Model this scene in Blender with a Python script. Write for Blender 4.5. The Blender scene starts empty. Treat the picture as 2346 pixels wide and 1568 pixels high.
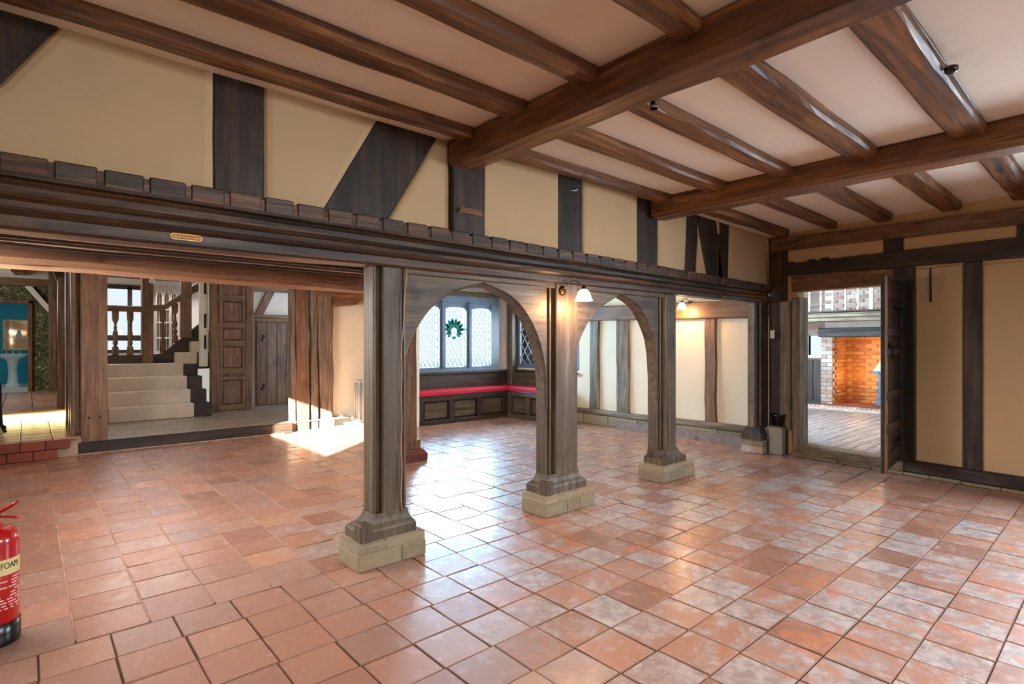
import bpy, bmesh, math, random
from mathutils import Vector, Matrix, noise as mnoise

random.seed(7)
SC = bpy.context.scene
COL = SC.collection

# ------------------------------------------------------------------ camera, world, sun, large lights, exposure
FX, FY = 0.66066, 0.75069                      # viewing direction on the floor plan
cam_d = bpy.data.cameras.new('camera')
cam = bpy.data.objects.new('camera', cam_d)
COL.objects.link(cam)
cam.location = (0, 0, 1.35)
cam.rotation_euler = (math.pi / 2, 0, math.atan2(FY, FX) - math.pi / 2)
cam_d.sensor_fit = 'HORIZONTAL'
cam_d.sensor_width = 36.0
cam_d.lens = 19.407
cam_d.shift_y = 3.0 / 2346
cam_d.clip_start = 0.02
SC.camera = cam

w = bpy.data.worlds.new('sky')
SC.world = w
w.use_nodes = True
bg = w.node_tree.nodes['Background']
bg.inputs[0].default_value = (0.86, 0.93, 1.0, 1)
bg.inputs[1].default_value = 1.0

SC.view_settings.view_transform = 'Standard'
SC.view_settings.look = 'None'
SC.view_settings.gamma = 1.0
SC.view_settings.use_curve_mapping = False
SC.view_settings.exposure = 0.15
try:
    SC.cycles.use_denoising = True
    SC.cycles.adaptive_threshold = 0.015
    SC.cycles.max_bounces = 9
    SC.cycles.diffuse_bounces = 5
    SC.cycles.glossy_bounces = 4
    SC.cycles.transparent_max_bounces = 12
    SC.cycles.sample_clamp_indirect = 6.0
    SC.cycles.caustics_reflective = False
    SC.cycles.caustics_refractive = False
except Exception:
    pass


def sun_light(direction, strength, color=(1, .93, .82), angle=0.6):
    d = bpy.data.lights.new('sun', 'SUN')
    d.energy = strength
    d.color = color
    d.angle = math.radians(angle)
    o = bpy.data.objects.new('sun', d)
    COL.objects.link(o)
    o.rotation_euler = Vector(direction).to_track_quat('-Z', 'Y').to_euler()
    return o


def area_light(name, loc, direction, sx, sy, power, color=(1, 1, 1), spread=180):
    d = bpy.data.lights.new(name, 'AREA')
    d.shape = 'RECTANGLE'
    d.size, d.size_y = sx, sy
    d.energy = power
    d.color = color
    d.spread = math.radians(spread)
    o = bpy.data.objects.new(name, d)
    COL.objects.link(o)
    o.location = loc
    o.rotation_euler = Vector(direction).to_track_quat('-Z', 'Y').to_euler()
    return o


def point_light(name, loc, power, color=(1, .62, .28), r=0.03):
    d = bpy.data.lights.new(name, 'POINT')
    d.energy = power
    d.color = color
    d.shadow_soft_size = r
    o = bpy.data.objects.new(name, d)
    COL.objects.link(o)
    o.location = loc
    return o


sun_light((0.74, 0.60, -0.30), 95.0)
# daylight entering through the windows (the bay, its side light, and the unseen one on the doorway wall)
area_light('daylight_bay', (5.80, 8.32, 1.5), (0, -1, -0.12), 1.7, 1.1, 500, (.40, .71, 1.0))
area_light('daylight_side_window', (7.42, 7.2, 1.45), (-1, 0, -0.1), 1.3, .9, 110, (.84, .92, 1.0))
area_light('fill_stairs', (1.7, 11.7, 2.9), (0.05, -.45, -1), 1.9, .9, 110, (.95, .97, 1.0))  # added panel under the hall ceiling, standing in for stair window daylight
area_light('fill_rear', (2.2, -2.3, 2.2), (-.05, .72, -.69), 3.8, 1.3, 122, (.97, .97, 1.0), 125)  # added fill lamp inside the rear wall, which has no window
area_light('daylight_right_window', (6.42, -.45, 1.5), (-1, .25, -.30), 1.7, 1.2, 105, (.74, .87, 1.0), 140)
area_light('daylight_fireplace_room', (8.4, 5.35, 1.9), (0.15, -1, -0.45), 1.9, 1.4, 520, (.60, .80, 1.0))
area_light('daylight_left_room', (-1.6, 12.6, 2.2), (.9, 0.05, -0.35), 1.8, 1.2, 48, (1, .95, .85))


area_light('daylight_west_window', (-.72, 4.65, 1.64), (1, .12, -.35), 2.1, .6, 135, (.95, .97, 1.0))


# ------------------------------------------------------------------ materials
def lin(c):
    return tuple(((x / 255) / 12.92 if x / 255 <= .04045 else ((x / 255 + .055) / 1.055) ** 2.4) for x in c) + (1,)


class NT:
    def __init__(s, name):
        s.m = bpy.data.materials.new(name)
        s.m.use_nodes = True
        s.t = s.m.node_tree
        s.n = s.t.nodes
        s.b = s.n['Principled BSDF']

    def node(s, typ, **kw):
        n = s.n.new(typ)
        for k, v in kw.items():
            if k.startswith('i_'):
                key = k[2:]
                n.inputs[int(key) if key.isdigit() else key].default_value = v
            else:
                setattr(n, k, v)
        return n

    def link(s, a, b):
        s.t.links.new(a, b)

    def ramp(s, fac, stops):
        r = s.n.new('ShaderNodeValToRGB')
        while len(r.color_ramp.elements) < len(stops):
            r.color_ramp.elements.new(.5)
        for e, (p, c) in zip(r.color_ramp.elements, stops):
            e.position = p
            e.color = c if len(c) == 4 else tuple(c) + (1,)
        s.link(fac, r.inputs[0])
        return r.outputs[0]

    def mix(s, fac, a, b, mode='MIX'):
        m = s.n.new('ShaderNodeMix')
        m.data_type = 'RGBA'
        m.blend_type = mode
        for sock, v in ((m.inputs[0], fac), (m.inputs[6], a), (m.inputs[7], b)):
            if hasattr(v, 'default_value') or hasattr(v, 'is_linked'):
                s.link(v, sock)
            else:
                sock.default_value = v
        return m.outputs[2]

    def math(s, op, a, b=0.0):
        m = s.n.new('ShaderNodeMath')
        m.operation = op
        for sock, v in ((m.inputs[0], a), (m.inputs[1], b)):
            if hasattr(v, 'is_linked'):
                s.link(v, sock)
            else:
                sock.default_value = v
        return m.outputs[0]

    def coord(s, scale=(1, 1, 1), rnd=0.0, kind='Object'):
        tc = s.n.new('ShaderNodeTexCoord')
        mp = s.n.new('ShaderNodeMapping')
        mp.inputs['Scale'].default_value = scale
        src = tc.outputs[kind]
        if rnd:
            oi = s.n.new('ShaderNodeObjectInfo')
            vm = s.n.new('ShaderNodeVectorMath')
            vm.operation = 'ADD'
            k = s.math('MULTIPLY', oi.outputs['Random'], rnd)
            s.link(src, vm.inputs[0])
            s.link(k, vm.inputs[1])
            src = vm.outputs[0]
        s.link(src, mp.inputs[0])
        return mp.outputs[0]

    def noise(s, vec, scale, detail=4, rough=.55, dist=0.0):
        n = s.node('ShaderNodeTexNoise')
        n.inputs['Scale'].default_value = scale
        n.inputs['Detail'].default_value = detail
        n.inputs['Roughness'].default_value = rough
        n.inputs['Distortion'].default_value = dist
        s.link(vec, n.inputs['Vector'])
        return n.outputs[0]

    def bump(s, h, strength=.3, dist=.01, prev=None):
        b = s.node('ShaderNodeBump')
        b.inputs['Strength'].default_value = strength
        b.inputs['Distance'].default_value = dist
        s.link(h, b.inputs['Height'])
        if prev is not None:
            s.link(prev, b.inputs['Normal'])
        return b.outputs[0]

    def done(s, color=None, rough=None, normal=None, **kw):
        for sock, v in (('Base Color', color), ('Roughness', rough), ('Normal', normal)):
            if v is None:
                continue
            if hasattr(v, 'is_linked'):
                s.link(v, s.b.inputs[sock])
            else:
                s.b.inputs[sock].default_value = v
        for k, v in kw.items():
            s.b.inputs[k.replace('_', ' ')].default_value = v
        return s.m


def wood(name, dark, mid, light, axis=0, rough=.45, wear=None, bump=.55, fine=11.0):
    t = NT(name)
    sc = [fine] * 3
    sc[axis] = .8
    v = t.coord(tuple(sc), 37.0)
    v2 = t.coord((1.0, 1.0, 1.0), 19.0)
    g = t.noise(v, 1.6, 7, .62, .6)
    big = t.noise(v2, 2.3, 4, .6)
    c = t.ramp(g, [(.28, lin(dark)), (.5, lin(mid)), (.72, lin(light))])
    st = t.noise(v, 3.4, 5, .7, .3)
    c = t.mix(1.0, c, t.ramp(st, [(.34, (.45, .45, .45)), (.5, (1, 1, 1)), (.7, (1.25, 1.2, 1.15))]), 'MULTIPLY')
    kn = t.noise(v2, 4.5, 3, .5, .4)
    c = t.mix(1.0, c, t.ramp(kn, [(.29, (.52, .5, .48)), (.40, (1, 1, 1))]), 'MULTIPLY')
    c = t.mix(t.ramp(big, [(.35, (0, 0, 0)), (.7, (1, 1, 1))]), c, t.mix(.55, c, lin(mid)))
    if wear:
        wn = t.noise(v, .7, 6, .7, .3)
        c = t.mix(t.ramp(wn, [(.5, (0, 0, 0)), (.72, (.8, .8, .8))]), c, lin(wear))
    crack = t.noise(v, 1.1, 3, .8, .2)
    cm = t.ramp(crack, [(.30, (.25, .25, .25)), (.36, (1, 1, 1))])
    c = t.mix(1.0, c, cm, 'MULTIPLY')
    nrm = t.bump(t.mix(.5, g, crack), bump, .012)
    r = t.ramp(g, [(.3, (rough + .15,) * 3), (.7, (rough - .08,) * 3)])
    return t.done(c, r, nrm)


def plain(name, col, rough=.5, metal=0.0, bump=0.0, bscale=60, var=.0, **kw):
    t = NT(name)
    v = t.coord()
    n = t.noise(v, bscale, 3)
    c = lin(col)
    if var:
        n2 = t.noise(v, 3.1, 5, .6)
        a = tuple(x * (1 - var) for x in c[:3]) + (1,)
        b = tuple(min(1, x * (1 + var)) for x in c[:3]) + (1,)
        c = t.ramp(n2, [(.3, a), (.7, b)])
    else:
        a = tuple(x * .96 for x in c[:3]) + (1,)
        c = t.ramp(n, [(.35, a), (.65, c)])
    return t.done(c, rough, t.bump(n, bump, .004) if bump else None, Metallic=metal, **kw)


def plaster(name, col, var=.07):
    t = NT(name)
    v = t.coord()
    a = lin(col)
    n = t.noise(v, 1.1, 5, .6)
    f = t.noise(v, 90, 3)
    m = t.noise(v, 9, 4)
    c = t.ramp(n, [(.3, tuple(x * (1 - var) for x in a[:3]) + (1,)), (.7, tuple(min(1, x * (1 + var)) for x in a[:3]) + (1,))])
    return t.done(c, .85, t.bump(m, .12, .02, t.bump(f, .12, .004)))


def emit(name, col, strength):
    t = NT(name)
    return t.done(lin(col), .3, None, Emission_Color=lin(col), Emission_Strength=strength)


def tile_mat(name):
    t = NT(name)
    at = t.node('ShaderNodeAttribute', attribute_name='tint')
    geo = t.node('ShaderNodeNewGeometry')
    v = geo.outputs['Position']
    base = t.ramp(at.outputs['Fac'], [(0, lin((134, 92, 78))), (.2, lin((166, 116, 96))), (.4, lin((178, 126, 102))), (.55, lin((152, 110, 98))),
                                      (.72, lin((170, 132, 116))), (.86, lin((142, 112, 104))), (1, lin((188, 138, 108)))])
    n1 = t.noise(v, 6, 7, .7, .5)
    base = t.mix(t.ramp(n1, [(.28, (0, 0, 0)), (.78, (.45, .45, .45))]), base, lin((182, 130, 100)))
    # worn, paler floor where people walk, greyed further to paint in window sheen: in front of the arches and off to the side
    sx = t.node('ShaderNodeSeparateXYZ')
    t.link(v, sx.inputs[0])
    a = t.math('MULTIPLY', t.math('SUBTRACT', sx.outputs[0], .9), .5)
    big = t.noise(v, .9, 6, .65)
    zone = t.math('ADD', a, t.math('MULTIPLY', t.math('SUBTRACT', big, .5), 2.0))
    y_in = t.math('ADD', t.math('SUBTRACT', 4.6, sx.outputs[1]), t.math('MULTIPLY', t.math('SUBTRACT', big, .5), 3.0))
    zone = t.math('MINIMUM', zone, t.math('MULTIPLY', y_in, .6))
    wall_d = t.math('SUBTRACT', t.math('ADD', t.math('MULTIPLY', sx.outputs[1], .13), 6.15), sx.outputs[0])
    zone = t.math('MINIMUM', zone, t.math('ADD', wall_d, t.math('MULTIPLY', t.math('SUBTRACT', big, .5), 1.2)))
    zone = t.ramp(zone, [(.18, (0, 0, 0)), (.7, (1, 1, 1))])
    pat = t.math('ADD', t.noise(v, 4.5, 8, .75, .7), t.math('MULTIPLY', t.math('SUBTRACT', at.outputs['Fac'], .5), .28))
    patch = t.ramp(pat, [(.40, (0, 0, 0)), (.54, (.95, .95, .95))])
    worn_sheen_c = t.ramp(t.noise(v, 13, 7, .75, .3), [(.28, lin((122, 104, 100))), (.45, lin((162, 146, 142))), (.6, lin((196, 184, 180))), (.78, lin((166, 120, 98)))])
    base = t.mix(t.math('MULTIPLY', zone, patch), base, worn_sheen_c)
    # bright orange flakes where the face has spalled
    fl = t.ramp(t.noise(v, 2.6, 8, .72, .8), [(.56, (0, 0, 0)), (.61, (.7, .7, .7))])
    base = t.mix(t.math('MULTIPLY', zone, fl), base, lin((196, 122, 82)))
    spots = t.ramp(t.noise(v, 26, 6, .8), [(.57, (0, 0, 0)), (.63, (1, 1, 1))])
    spots = t.math('MULTIPLY', spots, t.ramp(t.noise(v, 2.1, 4, .6), [(.46, (0, 0, 0)), (.56, (1, 1, 1))]))
    spots = t.math('MULTIPLY', spots, t.math('ADD', t.math('MULTIPLY', zone, .8), .2))
    base = t.mix(t.math('MULTIPLY', spots, .75), base, lin((84, 60, 50)))
    rough = t.ramp(t.noise(v, 9, 6, .7), [(.3, (.13,) * 3), (.7, (.30,) * 3)])
    rough = t.mix(t.math('MULTIPLY', spots, .8), rough, (.6, .6, .6, 1))
    nn = t.bump(t.noise(v, 30, 6, .65), .12, .006)
    nn = t.bump(t.noise(v, 5, 3, .5), .10, .02, nn)
    inv = t.math('SUBTRACT', 1.0, spots)
    nn = t.bump(inv, .35, .004, nn)
    t.link(nn, t.b.inputs['Coat Normal'])
    t.link(t.ramp(rough, [(0, (0, 0, 0)), (.55, (.62, .62, .62))]), t.b.inputs['Coat Roughness'])
    return t.done(base, .46, nn, Specular_IOR_Level=.75, Coat_Weight=.75)


def brick_mat(name, cols, mort=None, rough=.8):
    t = NT(name)
    oi = t.node('ShaderNodeObjectInfo')
    v = t.coord()
    k = len(cols)
    c = t.ramp(oi.outputs['Random'], [(i / (k - 1), lin(cc)) for i, cc in enumerate(cols)])
    n = t.noise(v, 26, 5, .7)
    c = t.mix(t.ramp(n, [(.4, (0, 0, 0)), (.75, (.6, .6, .6))]), c, lin(mort or cols[0]))
    return t.done(c, rough, t.bump(n, .5, .006))


M = {}
AX = 'xyz'
for i in range(3):
    M['beam_' + AX[i]] = wood('oak_beam_' + AX[i], (40, 25, 14), (112, 71, 40), (180, 126, 78), i, .42)
    M['dark_' + AX[i]] = wood('black_oak_' + AX[i], (24, 19, 15), (40, 32, 26), (72, 53, 37), i, .5, (96, 64, 38))
    M['grey_' + AX[i]] = wood('weathered_oak_' + AX[i], (70, 58, 46), (116, 100, 80), (158, 142, 118), i, .55, None, .6)
    M['post_' + AX[i]] = wood('carved_oak_' + AX[i], (48, 41, 32), (86, 74, 58), (120, 105, 84), i, .40)
    M['brown_' + AX[i]] = wood('brown_oak_' + AX[i], (72, 52, 36), (118, 86, 60), (154, 120, 88), i, .42)
M['rail'] = wood('moulded_oak', (30, 22, 17), (58, 42, 29), (108, 76, 47), 0, .42, (140, 86, 46))
M['soffit'] = wood('soffit_oak', (104, 68, 48), (170, 118, 88), (206, 160, 124), 0, .6, (168, 148, 104), .6)
M['plaster'] = plaster('cream_plaster', (202, 174, 134))
M['plaster_low'] = plaster('pale_plaster', (234, 220, 190))
M['plaster_yellow'] = plaster('ochre_plaster', (244, 238, 212))
M['plaster_white'] = plaster('white_plaster', (232, 226, 216))
M['ceiling'] = plaster('ceiling_plaster', (246, 230, 212), .04)
M['tile'] = tile_mat('quarry_tile')
M['tile_edge'] = plain('fired_tile_edge', (146, 106, 86), .8, 0, .3, 60, .25)
M['stone'] = brick_mat('base_stone', [(132, 120, 96), (150, 136, 108), (118, 108, 90), (146, 116, 92)], (168, 154, 122))
M['mortar'] = plain('lime_mortar', (150, 138, 114), .9, 0, .4, 70, .15)
M['white_brick'] = brick_mat('limewashed_brick', [(128, 92, 78), (176, 150, 136), (150, 108, 90), (196, 182, 170)], (206, 200, 194))
M['orange_brick'] = brick_mat('fireback_brick', [(168, 92, 44), (196, 122, 60), (150, 78, 36), (206, 140, 76)], (210, 160, 100))
M['red_brick'] = brick_mat('red_brick', [(118, 56, 42), (140, 70, 50), (104, 50, 40)], (130, 84, 66))
M['white_mortar'] = plain('white_mortar', (212, 202, 190), .9, 0, .3, 70, .1)
def grout_mat():
    t = NT('floor_grout')
    geo = t.node('ShaderNodeNewGeometry')
    sx = t.node('ShaderNodeSeparateXYZ')
    t.link(geo.outputs['Position'], sx.inputs[0])
    z = t.math('ADD', t.math('MULTIPLY', t.math('SUBTRACT', sx.outputs[0], 2.1), .7), t.math('MULTIPLY', t.math('SUBTRACT', 1.9, sx.outputs[1]), .3))
    z = t.math('ADD', z, t.math('MULTIPLY', t.math('SUBTRACT', t.noise(geo.outputs['Position'], 2.3, 5, .7), .5), 2.2))
    c = t.mix(t.ramp(z, [(.2, (0, 0, 0)), (.75, (1, 1, 1))]), lin((74, 56, 46)), lin((112, 98, 88)))
    c = t.mix(t.ramp(t.noise(geo.outputs['Position'], 6, 5, .7), [(.42, (0, 0, 0)), (.6, (.8, .8, .8))]), c, lin((66, 52, 44)))
    return t.done(c, .85, t.bump(t.noise(geo.outputs['Position'], 60, 4), .5, .005))


M['grout'] = grout_mat()
M['grout_pale'] = plain('pale_grout', (176, 152, 130), .85, 0, .5, 50, .3)
M['board'] = wood('grey_floorboard', (104, 92, 80), (150, 136, 120), (184, 172, 156), 0, .34)
M['board_x'] = wood('oak_floorboard', (100, 88, 84), (140, 126, 120), (168, 152, 146), 0, .42)
M['carpet'] = plain('beige_carpet', (206, 192, 172), .95, 0, .6, 220, .12)
M['cushion'] = plain('crimson_cushion', (196, 18, 52), .65, 0, .25, 120, .08)
M['iron'] = plain('black_iron', (22, 22, 23), .45, .6, .3, 60)
M['brass'] = plain('aged_brass', (168, 134, 84), .4, 1.0)
M['brass_dark'] = plain('bronze', (92, 62, 36), .35, .9)
M['black'] = plain('black_gloss', (14, 15, 16), .22)
M['red'] = plain('extinguisher_red', (186, 18, 22), .22, 0, 0, 60, 0, Coat_Weight=.6)
M['label_cream'] = plain('label_cream', (228, 214, 150), .45)
M['label_print'] = plain('label_white_print', (232, 196, 190), .5)
M['ink'] = plain('dark_ink', (42, 26, 20), .5)
M['chrome'] = plain('chrome', (190, 190, 190), .2, 1.0)
M['radiator'] = plain('radiator_paint', (206, 212, 208), .6)
M['white_ceramic'] = plain('white_ceramic', (240, 242, 246), .12)
M['white_plastic'] = plain('white_plastic', (226, 220, 208), .4)
M['lead'] = plain('lead_came', (118, 122, 126), .5, .4)
M['winframe'] = plain('grey_window_oak', (92, 112, 134), .45, 0, .2, 40, .12)
M['turquoise'] = plain('turquoise_paint', (22, 150, 178), .6, 0, .05, 60, .05)
M['mirror'] = plain('mirror_glass', (220, 224, 224), .04, 1.0)
M['greybox'] = plain('grey_painted_board', (150, 148, 134), .55, 0, .2, 40, .1)
M['hood'] = plain('copper_hood', (206, 172, 130), .4, .3)
M['stove'] = plain('blue_grey_stove', (86, 108, 136), .4, .3)
M['shade'] = emit('lit_glass_shade', (255, 232, 196), 5.0)
M['ember'] = emit('stove_fire', (255, 120, 50), 1.6)
M['teal_glass'] = None


def glass_mat(name, tint=(1, 1, 1), gloss=.08):
    t = NT(name)
    tr = t.node('ShaderNodeBsdfTransparent')
    tr.inputs[0].default_value = tuple(tint) + (1,)
    gl = t.node('ShaderNodeBsdfGlossy')
    gl.inputs['Roughness'].default_value = .05
    fr = t.node('ShaderNodeFresnel')
    fr.inputs[0].default_value = 1.45
    mx = t.node('ShaderNodeMixShader')
    t.link(fr.outputs[0], mx.inputs[0])
    t.link(tr.outputs[0], mx.inputs[1])
    t.link(gl.outputs[0], mx.inputs[2])
    t.link(mx.outputs[0], t.n['Material Output'].inputs[0])
    return t.m


M['glass'] = glass_mat('old_clear_glass', (.95, .97, .97))
M['teal_glass'] = glass_mat('teal_stained_glass', (.03, .20, .18))
M['green_glass'] = glass_mat('pale_green_stained_glass', (.12, .34, .26))


def wallpaper():
    t = NT('green_leaf_wallpaper')
    v = t.coord()
    n = t.noise(v, 13, 5, .7, 1.5)
    c = t.ramp(n, [(.38, lin((30, 40, 22))), (.5, lin((74, 82, 44))), (.58, lin((120, 112, 66))), (.66, lin((196, 200, 160)))])
    return t.done(c, .6)


M['wallpaper'] = wallpaper()


# ------------------------------------------------------------------ mesh helpers
ORG = {}


class MB:
    """collects geometry in world coordinates and links it as one mesh object"""

    def __init__(s, T=None):
        s.v, s.f, s.T, s.sm = [], [], T, []

    def add(s, vs, fs, smooth=False):
        k = len(s.v)
        s.v += [tuple(s.T(*p)) if s.T else tuple(p) for p in vs]
        s.f += [tuple(i + k for i in f) for f in fs]
        s.sm += [smooth] * len(fs)
        return s

    def box(s, x0, x1, y0, y1, z0, z1):
        vs = [(x, y, z) for x in (x0, x1) for y in (y0, y1) for z in (z0, z1)]
        return s.add(vs, [(0, 1, 3, 2), (4, 6, 7, 5), (0, 4, 5, 1), (2, 3, 7, 6), (0, 2, 6, 4), (1, 5, 7, 3)])

    def cbox(s, x0, x1, y0, y1, z0, z1, c=.006):
        """box with chamfered edges all round"""
        vs, idx = [], {}
        for ix, x in ((0, x0), (1, x1)):
            for iy, y in ((0, y0), (1, y1)):
                for iz, z in ((0, z0), (1, z1)):
                    dx, dy, dz = (c if ix == 0 else -c), (c if iy == 0 else -c), (c if iz == 0 else -c)
                    for a, p in enumerate(((x, y + dy, z + dz), (x + dx, y, z + dz), (x + dx, y + dy, z))):
                        idx[(ix, iy, iz, a)] = len(vs)
                        vs.append(p)
        fs = []
        for i in (0, 1):
            fs.append(tuple(idx[(i, a, b, 0)] for a, b in ((0, 0), (0, 1), (1, 1), (1, 0))))
            fs.append(tuple(idx[(a, i, b, 1)] for a, b in ((0, 0), (0, 1), (1, 1), (1, 0))))
            fs.append(tuple(idx[(a, b, i, 2)] for a, b in ((0, 0), (0, 1), (1, 1), (1, 0))))
        for i in (0, 1):
            for j in (0, 1):
                fs.append((idx[(i, j, 0, 0)], idx[(i, j, 1, 0)], idx[(i, j, 1, 1)], idx[(i, j, 0, 1)]))
                fs.append((idx[(i, 0, j, 0)], idx[(i, 1, j, 0)], idx[(i, 1, j, 2)], idx[(i, 0, j, 2)]))
                fs.append((idx[(0, i, j, 1)], idx[(1, i, j, 1)], idx[(1, i, j, 2)], idx[(0, i, j, 2)]))
        for i in (0, 1):
            for j in (0, 1):
                for k in (0, 1):
                    fs.append(tuple(idx[(i, j, k, a)] for a in range(3)))
        return s.add(vs, fs)

    def prism(s, poly, axis, d0, d1):
        """polygon in the two other axes pushed along axis"""
        def P(a, b, d):
            return {'x': (d, a, b), 'y': (a, d, b), 'z': (a, b, d)}[axis]
        n = len(poly)
        vs = [P(a, b, d0) for a, b in poly] + [P(a, b, d1) for a, b in poly]
        fs = [tuple(range(n)), tuple(range(n, 2 * n))] + [(i, (i + 1) % n, n + (i + 1) % n, n + i) for i in range(n)]
        return s.add(vs, fs)

    def rings(s, rs, smooth=False, cap=True, closed=True):
        n = len(rs[0])
        vs = [p for r in rs for p in r]
        fs = []
        for k in range(len(rs) - 1):
            for i in range(n if closed else n - 1):
                j = (i + 1) % n
                fs.append((k * n + i, k * n + j, (k + 1) * n + j, (k + 1) * n + i))
        s.add(vs, fs, smooth)
        if cap:
            s.add(list(rs[0]), [tuple(range(n))])
            s.add(list(rs[-1]), [tuple(range(n))])
        return s

    def timber(s, p0, p1, u, w, h, c=.012, seg=8, jit=.006, seed=0, w1=None, h1=None, round_end=False):
        """hand-hewn bar from p0 to p1; u = direction of its width"""
        p0, p1, u = Vector(p0), Vector(p1), Vector(u).normalized()
        d = (p1 - p0)
        L = d.length
        d.normalize()
        v = d.cross(u).normalized()
        rs = []
        w1 = w if w1 is None else w1
        h1 = h if h1 is None else h1
        ts = [i / seg for i in range(seg + 1)]
        if round_end:
            ts = ts[:-1] + [1 - .045 / L, 1 - .012 / L, 1.0]
        for i, t in enumerate(ts):
            ww, hh = (w + (w1 - w) * t) / 2, (h + (h1 - h) * t) / 2
            if round_end and i >= len(ts) - 2:
                k = .93 if i == len(ts) - 2 else .72
                ww *= k
                hh *= k
            c_ = min(c, ww * .6, hh * .6)
            pts = [(-ww, -hh + c_), (-ww + c_, -hh), (ww - c_, -hh), (ww, -hh + c_), (ww, hh - c_), (ww - c_, hh), (-ww + c_, hh), (-ww, hh - c_)]
            ring = []
            for k, (a, b) in enumerate(pts):
                q = Vector((t * L * 1.7 + seed * 11.3, k * .9, seed * 3.7))
                ja = mnoise.noise(q) * jit + mnoise.noise(q * 4.1) * jit * .35
                jb = mnoise.noise(q + Vector((5, 9, 2))) * jit
                ring.append(tuple(p0 + d * (t * L) + u * (a + ja) + v * (b + jb)))
            rs.append(ring)
        return s.rings(rs)

    def tube(s, pts, r, n=8, closed=False):
        pts = [Vector(p) for p in pts]
        rr = r if isinstance(r, (list, tuple)) else [r] * len(pts)
        rs = []
        prev = None
        for i, p in enumerate(pts):
            d = (pts[min(i + 1, len(pts) - 1)] - pts[max(i - 1, 0)]).normalized()
            ref = prev if prev is not None else (Vector((0, 0, 1)) if abs(d.z) < .9 else Vector((1, 0, 0)))
            a = (ref - d * ref.dot(d)).normalized()
            b = d.cross(a)
            prev = a
            rs.append([tuple(p + (a * math.cos(2 * math.pi * k / n) + b * math.sin(2 * math.pi * k / n)) * rr[i]) for k in range(n)])
        return s.rings(rs, True, True)

    def lathe(s, prof, c, axis=(0, 0, 1), n=24, smooth=True, cap=True):
        """prof: list of (radius, height)"""
        ax = Vector(axis).normalized()
        a = ax.orthogonal().normalized()
        b = ax.cross(a)
        c = Vector(c)
        rs = [[tuple(c + ax * h + (a * math.cos(2 * math.pi * k / n) + b * math.sin(2 * math.pi * k / n)) * max(r, .0004)) for k in range(n)] for r, h in prof]
        return s.rings(rs, smooth, cap)

    def build(s, name, mat, parent=None, bevel=0, segs=2, label=None, cat=None, group=None, kind=None, tint=None, loc=None):
        me = bpy.data.meshes.new(name)
        if parent is not None:
            org = ORG[parent.name]
        elif loc is not None:
            org = Vector(loc)
        else:
            xs = list(zip(*s.v))
            org = Vector(((min(xs[0]) + max(xs[0])) / 2, (min(xs[1]) + max(xs[1])) / 2, min(xs[2])))
        me.from_pydata([tuple(Vector(p) - org) for p in s.v], [], s.f)
        if any(s.sm):
            me.polygons.foreach_set('use_smooth', s.sm)
        bm = bmesh.new()
        bm.from_mesh(me)
        bmesh.ops.remove_doubles(bm, verts=bm.verts, dist=1e-5)
        bmesh.ops.recalc_face_normals(bm, faces=bm.faces)
        if bevel:
            es = [e for e in bm.edges if len(e.link_faces) == 2 and e.calc_face_angle(0) > .5]
            bmesh.ops.bevel(bm, geom=es, offset=bevel, segments=segs, affect='EDGES', profile=.6, clamp_overlap=True)
        bm.to_mesh(me)
        bm.free()
        if mat is not None:
            me.materials.append(mat)
        if tint is not None:
            at = me.attributes.new('tint', 'FLOAT', 'FACE')
            if isinstance(tint, (list, tuple)):
                at.data.foreach_set('value', tint)
            else:
                at.data.foreach_set('value', [tint] * len(me.polygons))
        o = bpy.data.objects.new(name, me)
        COL.objects.link(o)
        if parent is not None:
            o.parent = parent
        else:
            o.location = org
        ORG[o.name] = org
        tag(o, label, cat, group, kind)
        return o


def tag(o, label=None, cat=None, group=None, kind=None):
    if label:
        o['label'] = label
    if cat:
        o['category'] = cat
    if group:
        o['group'] = group
    if kind:
        o['kind'] = kind
    return o


def thing(name, loc, label, cat, group=None):
    o = bpy.data.objects.new(name, None)
    COL.objects.link(o)
    o.location = loc
    o.empty_display_size = .1
    ORG[o.name] = Vector(loc)
    return tag(o, label, cat, group)


def piece(name, mesh, mat_loc, parent, rot=None):
    """a part that shares its mesh with its likes"""
    o = bpy.data.objects.new(name, mesh)
    COL.objects.link(o)
    o.parent = parent
    o.location = Vector(mat_loc) - ORG[parent.name]
    if rot:
        o.rotation_euler = rot
    return o


def brick_mesh(name, l, d, h, mat, c=.005):
    mb = MB().cbox(-l / 2, l / 2, -d / 2, d / 2, -h / 2, h / 2, c)
    me = bpy.data.meshes.new(name)
    me.from_pydata(mb.v, [], mb.f)
    bm = bmesh.new()
    bm.from_mesh(me)
    bmesh.ops.recalc_face_normals(bm, faces=bm.faces)
    bm.to_mesh(me)
    bm.free()
    me.materials.append(mat)
    return me


# ------------------------------------------------------------------ floor and its quarry tiles
FLOOR = MB().box(-2.3, 7.32, -2.7, 8.46, -.09, -.007).build('floor', M['grout'], kind='structure')
tiles = []


def tile(x0, x1, y0, y1, z=0.0):
    tiles.append((x0, x1, y0, y1, z))


rs = random.Random(3)
# front of the arcade: rows along the arcade, staggered more and more towards the doorway wall
row_y = [-.35 + .2505 * i for i in range(0, 15)]
row_y = [y for y in row_y if y < 3.2]
for i in range(len(row_y) - 1):
    y0, y1 = row_y[i], row_y[i + 1]
    x = -.465 + rs.uniform(-.015, .015)
    while x < 7.0:
        wd = .2545 + rs.uniform(-.007, .007) if x < 2.2 else .235 + rs.uniform(-.012, .014)
        if 2.2 < x < 2.45:
            wd += rs.uniform(0, .07)
        tile(x, x + wd, y0, y1)
        x += wd
row_end = row_y[-1]
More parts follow.
